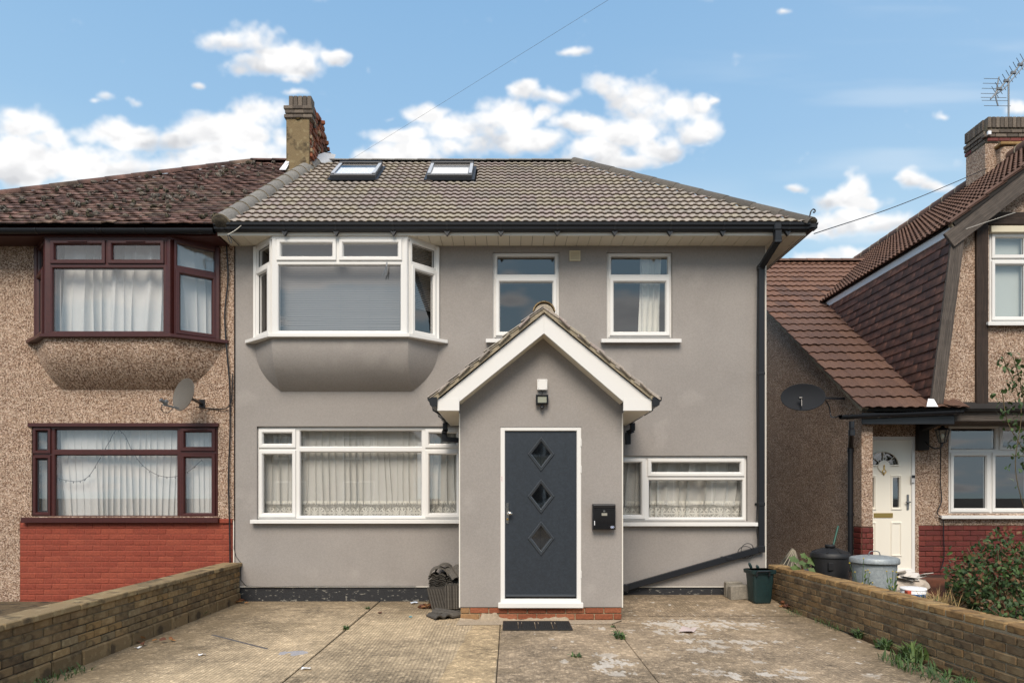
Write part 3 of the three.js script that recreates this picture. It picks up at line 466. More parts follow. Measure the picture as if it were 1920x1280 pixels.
// ---------- the grey house ----------
const DW = 9.6, DE = 9.2, XL = -3.81, XR = 3.57, YS = 4.945, RISE = 0.755, PITCH = Math.atan(RISE), RUN = 2.86, SL = RUN / Math.cos(PITCH);
const EAVE = V(0, 5.085, -9.16), UP_S = V(0, Math.sin(PITCH), -Math.cos(PITCH)), N_S = V(0, Math.cos(PITCH), Math.sin(PITCH)), XA = V(1, 0, 0);
const HX = 3.99, HTOP = HX - RUN, PTOP = -3.29;                // right hip foot and head, party line head
const house = thing('grey_house', 'grey rendered house with a white gabled porch, grey front door and pale rolled roof tiles', 'house', V(0, 0, 0));
{
  const y = (p) => PY(p, DW), x = (p) => PX(p, DW), open = [rect(x(480), y(640), x(823), y(460) + 0.01), rect(x(924), y(634), x(1049), y(472)), rect(x(1138), y(634), x(1261), y(472)), rect(x(481), y(974), x(868), y(799)), rect(1.27, y(977), x(1402), y(854))];
  part('wall', [slab(rect(XL, 0.205, XR, YS + 0.12), open, 0.26).translate(0, 0, -DW), box(XR - 0.26, 0, -14.9, XR, YS + 0.1, -DW - 0.261, 0.001), box(XL + 0.01, 0, -14.9, XL + 0.2, YS + 0.1, -DW - 0.261, 0.001), box(XL, 0, -15.1, XR, YS + 0.1, -14.901, 0.001)], M.render, house);
  part('plinth', [box(XL + 0.02, -0.05, -DW - 0.2, -0.6, 0.203, -DW - 0.012, 0.004), box(1.34, -0.05, -DW - 0.2, XR - 0.015, 0.203, -DW - 0.012, 0.004)], M.plinth, house);
  part('render_bead', [box(XL + 0.002, 0.198, -DW - 0.02, -0.6, 0.209, -DW + 0.006, 0.002), box(1.34, 0.198, -DW - 0.02, XR - 0.002, 0.209, -DW + 0.006, 0.002)], M.fascia, house);
  part('corner_bead', box(XR - 0.012, 0.21, -DW - 0.006, XR + 0.003, YS, -DW + 0.003, 0.001), M.fascia, house);
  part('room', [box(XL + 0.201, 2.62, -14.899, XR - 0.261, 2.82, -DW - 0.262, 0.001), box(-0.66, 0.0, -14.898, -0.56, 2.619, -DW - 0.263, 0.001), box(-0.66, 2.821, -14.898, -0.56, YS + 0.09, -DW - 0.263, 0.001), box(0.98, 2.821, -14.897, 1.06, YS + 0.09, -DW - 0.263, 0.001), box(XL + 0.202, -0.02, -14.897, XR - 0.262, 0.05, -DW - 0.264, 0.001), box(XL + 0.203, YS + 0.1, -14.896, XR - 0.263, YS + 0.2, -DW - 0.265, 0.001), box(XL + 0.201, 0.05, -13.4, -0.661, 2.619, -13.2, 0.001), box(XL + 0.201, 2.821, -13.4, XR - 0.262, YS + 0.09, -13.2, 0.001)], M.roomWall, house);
  // roof deck and tiles
  const deck = new MB(), fl = V(-3.83, 5.06, -9.16), fr = V(HX, 5.06, -9.16), rl = V(PTOP, 5.06 + RUN * RISE, -9.16 - RUN), rt = V(HTOP, 5.06 + RUN * RISE, -9.16 - RUN), br = V(HX, 5.06, -9.16 - 2 * RUN), bl = V(-3.83, 5.06, -9.16 - 2 * RUN);
  deck.quad(fl, fr, rt, rl).tri(fr, br, rt).quad(br, bl, rl, rt).tri(bl, fl, rl);
  const roof = part('roof', fin(new THREE.PlaneGeometry(0.5, 0.5)), M.felt, house); roof.geometry = deck.geo(); roof.geometry.applyMatrix4(new THREE.Matrix4().makeBasis(XA, UP_S, N_S).setPosition(EAVE).invert()); place(roof, EAVE, XA, UP_S, N_S);
  const geos = [0, 1, 2].map((k) => romanTile(0.2285, 0.29, 0.11425, 0.0135, 0.046, k * 0.21, k * 0.37));
  const lx = (v, xb, xt) => [SL, -(xt - xb), -xb * SL].map((q) => q / SL * v);
  const SK = [[-2.82, -2.11], [-1.30, -0.59]];
  layTiles(roof, { rows: 18, x0: -3.95, x1: HX, w: 0.2285, gauge: 0.2005, L: 0.29, y0: -0.075, geos, mats: M.tile, planes: [lx(1, -3.72, PTOP + 0.06), lx(-1, HX - 0.06, HTOP - 0.04), [0, -1, SL + 0.01]], most: 300, skip: (u, v) => SK.some(([a, b]) => u > a - 0.02 && u < b + 0.02 && v > 2.12 && v < 2.98) });
  const foot = (X, e = 0) => V(X, EAVE.y + e, EAVE.z);
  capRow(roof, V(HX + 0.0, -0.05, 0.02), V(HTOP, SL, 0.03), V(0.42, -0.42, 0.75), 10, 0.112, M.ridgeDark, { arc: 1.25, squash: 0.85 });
  capRow(roof, V(-3.80, -0.05, 0.02), V(PTOP - 0.05, SL - 0.22, 0.03), V(-0.1, 0, 1), 11, 0.128, M.ridge, { arc: 1.4, joint: M.mortar });
  capRow(roof, V(PTOP + 0.12, SL + 0.0, 0.015), V(HTOP + 0.05, SL + 0.0, 0.015), V(0, 0.6, 0.8), 11, 0.10, M.ridge, { name: 'ridge_tile', arc: 1.2, squash: 0.8 });
  part('mortar_end', mv(fin(new THREE.SphereGeometry(0.095, 16, 10)).scale(1, 0.35, 0.62), HX - 0.02, -0.04, 0.03), M.mortarGrey, roof);
  part('mortar_end', mv(fin(new THREE.SphereGeometry(0.118, 16, 10)).scale(1, 0.3, 0.85), -3.80, -0.06, 0.02), M.mortarGrey, roof);
  part('lead_flashing', new MB().quad(V(-3.34, SL - 0.20, 0.15), V(-3.20, SL - 0.26, 0.06), V(-3.04, SL + 0.02, 0.07), V(-3.20, SL + 0.06, 0.16)).quad(V(-3.20, SL - 0.26, 0.06), V(-3.17, SL - 0.24, 0.03), V(-3.00, SL + 0.03, 0.04), V(-3.04, SL + 0.02, 0.07)).tri(V(-3.20, SL + 0.06, 0.16), V(-3.04, SL + 0.02, 0.07), V(-3.02, SL + 0.09, 0.12)).geo(), mat([0.46, 0.475, 0.50], 0.6), roof);
  part('hip_iron', tube([V(0, 0, 0), V(0.03, 0.10, 0), V(0.045, 0.15, 0), V(0.075, 0.175, 0), V(0.10, 0.155, 0), V(0.085, 0.13, 0), V(0.07, 0.14, 0)], 0.009, 30).translate(PX(1515, 9.08), PY(417, 9.08), -9.08), M.black, house);
  for (const [a, b] of SK) {                                   // roof lights with a half-drawn blind
    const s = new THREE.Group(); s.name = 'skylight'; roof.add(s); s.position.set((a + b) / 2, 2.60, 0.055); s.rotation.x = 0.0; const w = (b - a) / 2, h = 0.40;
    part('frame', ring(-w, -h, w, h, [[0, -0.05], [0, 0.075], [0.012, 0.085], [0.045, 0.085], [0.065, 0.06], [0.065, -0.05]].map(([t, z]) => [t, z > 0 ? z * 0.75 : z])), mat([0.06, 0.064, 0.07], 0.4), s);
    part('cover', [box(-w + 0.004, -h + 0.06, 0.066, -w + 0.055, h - 0.01, 0.078), box(w - 0.055, -h + 0.06, 0.066, w - 0.004, h - 0.01, 0.078), box(-w + 0.06, -h + 0.03, 0.060, w - 0.06, -h + 0.06, 0.072)], mat([0.42, 0.44, 0.47], 0.45), s);
    part('hood', box(-w - 0.005, h - 0.05, 0.05, w + 0.005, h + 0.02, 0.095, 0.012), M.gutter, s);
    part('pane', fin(new THREE.PlaneGeometry(2 * w - 0.12, 2 * h - 0.12)).translate(0, 0, 0.064), M.glass, s);
    part('blind', box(-w + 0.07, -h + 0.05, 0.048, w - 0.07, h * 0.30, 0.054), M.blindWhite, s);
    part('shaft', ring(-w + 0.05, -h + 0.05, w - 0.05, h - 0.05, [[0, -0.4], [0, -0.05], [0.01, -0.05], [0.01, -0.4]]), M.roomWall, s);
    part('flashing', ring(-w - 0.045, -h - 0.07, w + 0.045, h + 0.05, [[0, -0.005], [0.004, 0.006], [0.07, 0.01], [0.07, -0.005]]), M.gutter, s);
  }
  // eaves
  part('fascia', [box(XL - 0.08, YS - 0.012, -9.216, PX(1512, 9.2), YS + 0.15, -9.2, 0.003), box(PX(1512, 9.2) - 0.016, YS - 0.012, -15.2, PX(1512, 9.2), YS + 0.15, -9.217, 0.003)], M.fascia, house);
  for (let k = 0, a = XL - 0.06; a < 3.92; k++, a += 0.155) { const hide = a > -3.2 && a + 0.15 < -1.35; if (!hide) part('soffit_board', box(a, YS - 0.008 + (k % 3) * 0.0006, -DW + 0.001, Math.min(a + 0.150, 3.925), YS + 0.006, -9.218, 0.002), M.soffit, house); }
  for (let k = 0, d = DW + 0.004; d < 14.6; k++, d += 0.155) part('soffit_board', box(XR + 0.001, YS - 0.009, -d - 0.150, 3.925, YS + 0.005, -d, 0.002), M.soffit, house);
  part('soffit_backing', [box(XL - 0.06, YS + 0.008, -DW, 3.925, YS + 0.016, -9.218), box(XR, YS + 0.008, -15, 3.925, YS + 0.016, -DW - 0.001)], M.timberBlack, house);
  const GU = new THREE.Group(); GU.name = 'gutter'; house.add(GU); const gx1 = PX(1530, 9.12);
  const miter = gutterRun(V(-3.9, 4.974, -9.198), V(gx1 - 0.08, 4.974, -9.198), OGEE);
  part('channel', [miter, gutterRun(V(PX(1512, 9.2), 4.974, -15), V(PX(1512, 9.2), 4.974, -9.09), Object.assign(OGEE.map((p) => [...p]), { side: 1 })), mv(cb(0.11, 0.085, 0.11, 0.02), PX(1512, 9.2) + 0.055, 5.022, -9.14)], M.gutter, GU);
  for (const p of [533, 629.5, 737, 838, 939, 1045, 1153, 1257, 1356, 1478]) part('bracket', [new MB().tube2([V(-0.045, 0.008, 0), V(0.045, 0.008, 0), V(0.006, -0.058, 0), V(-0.006, -0.058, 0)], [V(-0.045, 0.008, -0.05), V(0.045, 0.008, -0.05), V(0.006, -0.058, -0.05), V(-0.006, -0.058, -0.05)]).geo().translate(0, 0, 0.055), gutterRun(V(-0.012, -0.004, 0), V(0.012, -0.004, 0), OGEE.map(([a, b]) => [a * 1.04, b * 1.03]))].map((g) => g.translate(PX(p, 9.15), 4.974, -9.198)), M.black, GU);
  for (const p of [418, 430]) part('joint', gutterRun(V(PX(p, 9.15) - 0.02, 4.971, -9.199), V(PX(p, 9.15) + 0.02, 4.971, -9.199), OGEE.map(([a, b]) => [a * 1.06, b * 1.05])), M.black, GU);
  part('stop_end', mv(cb(0.10, 0.10, 0.125, 0.012), PX(1453, 9.2), 5.015, -9.138), M.gutter, GU);
  const DP = new THREE.Group(); DP.name = 'downpipe'; house.add(DP); const dz = -DW + 0.055, dx = PX(1427, 9.55);
  const A = V(PX(1457, 9.15), 4.97, -9.13), B = V(PX(1457, 9.15), 4.84, -9.13), Cc = V(dx, PY(500, 9.52), dz), D = V(dx, PY(1029, 9.54), dz), E = V(PX(1172, 9.54), PY(1102, 9.54), dz);
  part('pipe', [bar(A, B, 0.085, 0.085), bar(B, Cc, 0.078, 0.078), bar(Cc, D, 0.078, 0.068), bar(D, E, 0.082, 0.068, V(0, 0, 1))], M.gutter, DP);
  for (const [q, h] of [[B, 0.07], [Cc, 0.07], [D, 0.09], [V(dx, PY(945, 9.54), dz), 0.05], [V(dx, PY(700, 9.54), dz), 0.04], [V().copy(D).lerp(E, 0.24), 0.05], [E, 0.10]]) part('collar', mv(cb(0.092, h, 0.082, 0.006), q.x, q.y, q.z, 0, 0, q.y < 0.6 && q !== D && q !== E ? 0.3 : 0), M.black, DP);
  part('pipe_clip', [mv(cb(0.14, 0.03, 0.02), dx, PY(945, 9.54), -DW + 0.01), mv(cb(0.05, 0.03, 0.05), PX(1356, 9.55), PY(1045, 9.55), -DW + 0.03)], M.black, DP);
  // windows
  const d1 = DW + 0.045, zf = (w, d = d1) => (w.position.z = -d, w);
  zf(winM(house, 'window', cellsPx(d1, [[483, 802, 557, 842, 's'], [557, 802, 795, 842, 'f'], [795, 802, 866, 842, 's'], [483, 842, 557, 972, 's'], [557, 842, 795, 972, 'f'], [795, 842, 866, 972, 's']]), M.white));
  sill(house, PX(470, 9.55), PX(872, 9.55), PY(974, 9.58), DW, M.white);
  zf(winM(house, 'window', cellsPx(d1, [[1140, 857, 1212, 975, 's'], [1212, 857, 1398, 895, 's'], [1212, 895, 1398, 975, 'f']]), M.white));
  sill(house, 1.28, PX(1420, 9.55), PY(979, 9.58), DW, M.white);
  zf(winM(house, 'window', cellsPx(d1, [[927, 475, 1046, 519, 'f'], [927, 519, 1046, 632, 's']]), M.white)); sill(house, PX(911, 9.55), PX(1062, 9.55), PY(637, 9.58), DW, M.white);
  zf(winM(house, 'window', cellsPx(d1, [[1141, 475, 1258, 519, 'f'], [1141, 519, 1258, 632, 's']]), M.white)); sill(house, PX(1127, 9.55), PX(1277, 9.55), PY(637, 9.58), DW, M.white);
  bay(house, { xf0: PX(508, DE), xf1: PX(764, DE), xw0: PX(478, DW), xw1: PX(822, DW), yB: PY(626, DE), yT: PY(446, DE), trans: PY(491, DE), dF: DE + 0.02, dW: DW, yA: PY(734, DW), frame: M.white, sillMat: M.white, apronMat: M.render,
    front: cellsPx(DE + 0.03, [[516, 446, 633, 491, 's'], [633, 446, 756, 491, 's'], [516, 491, 756, 625, 'f']]) });
  // wall vent by the eaves
  const vent = new THREE.Group(); vent.name = 'air_vent'; house.add(vent); const vx = PX(1078, DW), vy = PY(480, DW);
  part('vent_frame', ring(vx - 0.075, vy - 0.07, vx + 0.075, vy + 0.07, [[0, -DW], [0, -DW + 0.022], [0.012, -DW + 0.022], [0.014, -DW]]), mat([0.66, 0.58, 0.40], 0.6), vent);
  for (let k = 0; k < 5; k++) part('louvre', mv(cb(0.125, 0.024, 0.006, 0.002), vx, vy - 0.048 + k * 0.024, -DW + 0.012, 0, 0.6), mat([0.60, 0.52, 0.36], 0.6), vent);

  // porch
  const dp = 8.1, px0 = -0.5875, px1 = 1.331, ax = 0.394, dB = 7.85, k39 = 0.809, th = Math.atan(k39), yb = 0.169, apY = PY(588, dB), yEnd = apY - k39 * (ax - px0);
  const doorO = rect(PX(938, dp), yb - 0.001, PX(1090, dp), PY(800, dp));
  const porch = part('porch_wall', [slab([[px0, yb], [PX(938, dp), yb], [PX(938, dp), PY(800, dp)], [PX(1090, dp), PY(800, dp)], [PX(1090, dp), yb], [px1, yb], [px1, yEnd - 0.1], [ax, apY - 0.13], [px0, yEnd - 0.1]], [], 0.2).translate(0, 0, -dp), box(px0, yb, -DW + 0.001, px0 + 0.2, 2.62, -dp - 0.201, 0.001), box(px1 - 0.2, yb, -DW + 0.001, px1, 2.62, -dp - 0.201, 0.001)], M.render, house);
  part('corner_bead', [box(px0 - 0.003, yb - 0.004, -dp - 0.006, px0 + 0.010, 2.44, -dp + 0.003, 0.001), box(px1 - 0.010, yb - 0.004, -dp - 0.006, px1 + 0.003, 2.44, -dp + 0.003, 0.001)], M.fascia, house);
  const base = part('porch_base', [box(px0 + 0.015, -0.06, -DW, px1 - 0.015, yb - 0.001, -dp - 0.022, 0.003)], M.sandMortar, house);
  const bg = new THREE.Group(); bg.position.set(0, 0, -dp - 0.012); layBricks(base, { x0: px0 + 0.015, x1: px1 - 0.015, y0: 0.020, courses: 2, mats: M.orangeBrick, mat: (x) => x < -0.46 ? M.orangeBrick[3] : pick(M.orangeBrick.slice(0, 3)), z: -dp - 0.008, d: 0.04, rough: 0.002 });
  { const m = new MB(), n = 60, top = (i) => 0.038 + 0.04 * (fbm(i * 0.31 + 3, 1.7, 3) - 0.5) * 2 + (i > 8 && i < 16 ? 0.05 : 0) - (i > 44 ? 0.045 : 0); for (let i = 0; i < n; i++) { const a = lerp(px0 + 0.005, px1 - 0.18, i / n), b = lerp(px0 + 0.005, px1 - 0.18, (i + 1) / n), za = -dp + 0.006 + 0.004 * vn(i, 2), zb = -dp + 0.006 + 0.004 * vn(i + 1, 2); m.quad(V(a, -0.03, za + 0.03), V(b, -0.03, zb + 0.03), V(b, top(i + 1), zb), V(a, top(i), za)); m.quad(V(a, top(i), za), V(b, top(i + 1), zb), V(b, top(i + 1) + 0.004, -dp - 0.02), V(a, top(i) + 0.004, -dp - 0.02)); } part('cement_skim', m.geo(0.7), M.cement, house); }
  part('cement_fillet', new MB().quad(V(px0 - 0.02, 0.004, -dp + 0.24), V(px1 - 0.15, 0.004, -dp + 0.16), V(px1, 0.016, -dp - 0.02), V(px0, 0.022, -dp - 0.02)).geo(), M.cement, house);
  const B1 = (px) => PX(px, dB);
  const ox0 = B1(820), ox1 = B1(1222), eb = PY(770, dB), et = PY(747, dB), ia = PY(625, dB), iy = PY(753, dB), il = B1(861), ir = B1(1169);
  const barge = (s) => s < 0 ? [[ax, apY], [ax, ia], [il, iy], [il, et + 0.0], [ox0 + 0.03, et]] : [[ax, apY], [ox1 - 0.03, et], [ir, et], [ir, iy], [ax, ia]];
  for (const s of [-1, 1]) {
    part('bargeboard', slab(barge(s), [], 0.03, 0.003).translate(0, 0, -dB), M.white, house);
    part('box_end', slab(s < 0 ? rect(ox0, eb, il + 0.001, et) : rect(ir - 0.001, eb, ox1, et), [], 0.03, 0.003).translate(0, 0, -dB + 0.006), M.white, house);
    const xo = s < 0 ? ox0 : ox1, xi = s < 0 ? px0 : px1, lo = Math.min(xo, xi) + 0.001, hi = Math.max(xo, xi) - 0.001;
    part('porch_soffit', box(lo, eb + 0.002, -DW + 0.002, hi, eb + 0.014, -dB - 0.031, 0.002), M.soffit, house);
    part('porch_fascia', box(s < 0 ? xo : xo - 0.016, eb, -DW + 0.002, s < 0 ? xo + 0.016 : xo, et + 0.02, -dB - 0.032, 0.002), M.fascia, house);
    // underside of the verge overhang
    const a = V(ax, ia + 0.0, 0), e = V(s < 0 ? il : ir, iy, 0), q = [a, e, V(e.x, e.y + 0.02, 0), V(a.x, a.y + 0.02, 0)];
    part('verge_soffit', new MB().tube2(q.map((v) => V(v.x, v.y, -dp + 0.001)), q.map((v) => V(v.x, v.y, -dB - 0.031))).geo(), M.soffit, house);
    const yv = V(-s * Math.cos(th), Math.sin(th), 0), zv = V(s * Math.sin(th), Math.cos(th), 0), xv = V(0, 0, -s), Lr = (Math.abs(xo - ax) + 0.06) / Math.cos(th);
    const eo = V(xo + s * 0.055, apY + 0.055 - k39 * (Math.abs(xo - ax) + 0.055), s < 0 ? -DW : -dB + 0.05), wd = DW - dB + 0.05;
    const pr = part('porch_roof', box(s < 0 ? 0 : 0.05, 0, -0.03, s < 0 ? wd - 0.05 : wd, Lr, -0.002, 0.002), M.felt, house); place(pr, eo, xv.clone().negate().multiplyScalar(s < 0 ? -1 : -1), yv, zv);
    pr.quaternion.setFromRotationMatrix(new THREE.Matrix4().makeBasis(xv, yv, zv)); pr.position.copy(V(eo.x, eo.y, s < 0 ? -DW : -dB + 0.05));
    const pg = [0, 1].map((k) => romanTile(0.2285, 0.36, 0.11425, 0.02, 0.034, k * 0.2, 0.1));
    layTiles(pr, { rows: 6, x0: 0, x1: wd, w: 0.2285, gauge: Lr / 6, L: 0.34, y0: -0.03, geos: pg, mats: M.tile, planes: [[-1, 0, wd], [0, -1, Lr]], most: 300 });
    // bedding mortar and the undercloak along the verge
    const mm = new MB(), vz = s < 0 ? wd - 0.012 : 0.012, mz = s < 0 ? wd - 0.035 : 0.035; for (let k = 0; k < 24; k++) { const a0 = Lr * k / 24, a1 = Lr * (k + 1) / 24, wob = (i) => 0.006 * (hash(i, 3 + s) - 0.5); mm.tube2([V(vz + wob(k), a0, -0.035), V(vz + wob(k), a0, 0.028), V(mz, a0, 0.028), V(mz, a0, -0.035)], [V(vz + wob(k + 1), a1, -0.035), V(vz + wob(k + 1), a1, 0.022), V(mz, a1, 0.022), V(mz, a1, -0.035)], false); }
    part('verge_mortar', mm.geo(), M.mortar, pr);
    for (let k = 0; k < 5; k++) { const t = part('verge_tile', cb(0.055, 0.17, 0.022, 0.006), M.tile[k % 5], pr); t.position.set(s < 0 ? wd - 0.0 : 0.0, Lr * (k + 0.62) / 5.6, 0.010 + 0.012 * hash(k, 4)); t.rotation.set(0.10, 0, rr(-0.05, 0.05)); }
    const pgut = new THREE.Group(); pgut.name = 'porch_gutter'; house.add(pgut); const prof = Object.assign(OGEE.map(([a, b]) => [a * 0.92, b * 1.1]), { side: s });
    part('channel', gutterRun(V(xo, PY(769, 7.9), -DW + 0.02), V(xo, PY(764, 7.9), -dB + 0.03), prof), M.gutter, pgut);
    part('stop_end', slab(OGEE.slice(0, 6).map(([a, b]) => [a * 0.95 * s, b * 1.13]).concat([[0, 0.109]]), [], 0.02, 0.002).translate(xo, PY(764, 7.9), -dB + 0.04), M.gutter, pgut);
    for (const d of [8.25, 8.9, 9.35]) part('bracket', new MB().tube2([V(0, -0.02, 0), V(s * 0.10, 0.04, 0), V(s * 0.11, 0.11, 0), V(0, 0.10, 0)], [V(0, -0.02, -0.03), V(s * 0.10, 0.04, -0.03), V(s * 0.11, 0.11, -0.03), V(0, 0.10, -0.03)]).geo().translate(xo, PY(769, 7.9) - 0.003, -d), M.black, pgut);
    const q0 = V(xo + s * 0.05, PY(769, 7.9), -9.35), q1 = V(xo + s * 0.05, s < 0 ? 2.36 : 2.35, -9.35), q2 = V(s < 0 ? PX(833, 9.4) : PX(1178, 9.4), 2.33, -9.42), q3 = V(q2.x, s < 0 ? 2.24 : 2.20, -9.42), q4 = V(s < 0 ? px0 - 0.005 : px1 + 0.03, q3.y - 0.02, -9.42);
    part('porch_downpipe', [bar(q0, q1, 0.062, 0.062), bar(q1, q2, 0.062, 0.062), bar(q2, q3, 0.068, 0.068), ...(s < 0 ? [bar(V(q3.x - 0.03, q3.y, q3.z), q4, 0.066, 0.066)] : [bar(q2, V(q2.x, 2.17, q2.z), 0.07, 0.07)])], M.gutter, house);
  }
  capRow(house, V(ax, apY + 0.028, -dB + 0.015), V(ax, apY + 0.028, -DW), V(0, 1, 0), 4, 0.125, M.coping, { name: 'porch_ridge_tile', arc: 1.45 });
  part('ridge_end', mv(cyl(0.112, 0.116, 0.03, 28), ax, apY + 0.002, -dB - 0.02, 0, Math.PI / 2), mat([0.62, 0.54, 0.42], 0.95, { map: T.grain, bumpMap: T.grainB, bumpScale: 0.004 }), house);
  part('porch_ceiling', new MB().quad(V(px0, 2.5, -dp - 0.2), V(px1, 2.5, -dp - 0.2), V(px1, 2.5, -DW), V(px0, 2.5, -DW)).geo(), M.roomWall, house);

  // front door
  const fd = new THREE.Group(); fd.name = 'front_door'; house.add(fd); const X = (p) => PX(p, dp + 0.03), Y = (p) => PY(p, dp + 0.03), zd = -dp - 0.03;
  part('door_frame', ring(X(938), Y(1131), X(1090), Y(799), [[0, -0.07], [0, 0.018], [0.006, 0.022], [0.050, 0.022], [0.056, 0.012], [0.056, -0.07]]).translate(0, 0, zd), M.white, fd);
  part('threshold', [box(PX(934, 8.05), PY(1140, 8.05), -dp - 0.05, PX(1094, 8.05), PY(1130, 8.05), -dp + 0.055, 0.006)], M.white, fd);
  const dia = [851, 930, 1009].map((p) => [X(1014.5), Y(p)]), dh = (s) => [[0, 0.205 * s], [0.158 * s, 0], [0, -0.205 * s], [-0.158 * s, 0]];
  const Lx = X(947), Rx = X(1080.5), By = Y(1119), Ty = Y(808.5);
  part('door_leaf', slab(rect(Lx, By, Rx, Ty), dia.map(([a, b]) => dh(0.86).map(([u, v]) => [a + u, b + v]).reverse()), 0.044).translate(0, 0, zd - 0.004), M.door, fd);
  for (let k = 1; k < 6; k++) part('groove', box(lerp(Lx, Rx, k / 6) - 0.0008, By + 0.03, zd - 0.0045, lerp(Lx, Rx, k / 6) + 0.0008, Ty - 0.005, zd - 0.0032, 0.0003), M.door, fd);
  for (const [a, b] of dia) {
    const p = new MB(), steps = [[1.0, -0.004], [1.0, 0.006], [0.95, 0.014], [0.90, 0.014], [0.86, 0.006], [0.82, 0.016], [0.76, 0.012], [0.70, -0.014], [0.70, -0.03]], R = ([s, z]) => dh(s).map(([u, v]) => V(a + u, b + v, zd + z)); for (let i = 0; i < steps.length - 1; i++) { const A0 = R(steps[i]), B0 = R(steps[i + 1]); for (let k = 0; k < 4; k++) { const l = (k + 1) % 4; p.quad(A0[l], A0[k], B0[k], B0[l]); } }
    part('diamond_trim', p.geo(), M.doorTrim, fd);
    part('diamond_pane', slab(dh(0.71).map(([u, v]) => [a + u, b + v]), [], 0.003).translate(0, 0, zd - 0.02), M.glassDoor ??= mat([0.9, 0.9, 0.9], 0.03, { transmission: 1, thickness: 0, ior: 2.2 }), fd);
  }
  part('weather_bar', box(Lx + 0.01, By + 0.004, zd - 0.003, Rx - 0.01, By + 0.03, zd + 0.014, 0.005), M.doorTrim, fd);
  part('handle_plate', [mv(cb(0.03, 0.24, 0.010, 0.005), X(951.5), Y(962), zd + 0.004)], M.chrome, fd);
  part('handle', [mv(fin(new THREE.SphereGeometry(0.028, 16, 12)).scale(1.25, 0.75, 0.8), X(956), Y(962), zd + 0.05), mv(cyl(0.011, 0.011, 0.045, 12), X(953), Y(962), zd + 0.025, 0, Math.PI / 2)], M.chrome, fd);
  part('lock', mv(cyl(0.013, 0.013, 0.012, 16), X(951.5), Y(973), zd + 0.012, 0, Math.PI / 2), M.brass, fd);
  part('hinge', [880, 1076, 830].map((p) => mv(cb(0.014, 0.09, 0.016, 0.004), X(1089), Y(p), zd + 0.026)), M.white, fd);
  const sticker = document.createElement('canvas'); sticker.width = 32; sticker.height = 64; const cx = sticker.getContext('2d'); cx.fillStyle = '#e6dcd8'; cx.fillRect(0, 0, 32, 64); cx.fillStyle = '#8a7a8c'; for (let k = 0; k < 9; k++) cx.fillRect(6, 6 + k * 6, 18, (k % 3) + 1); const stx = new THREE.CanvasTexture(sticker); stx.colorSpace = THREE.SRGBColorSpace;
  const sg = new THREE.BoxGeometry(0.025, 0.065, 0.002); sg.translate(X(941), Y(897), zd + 0.0235); part('sticker', sg, new THREE.MeshStandardMaterial({ map: stx, roughness: 0.6 }), fd);
}
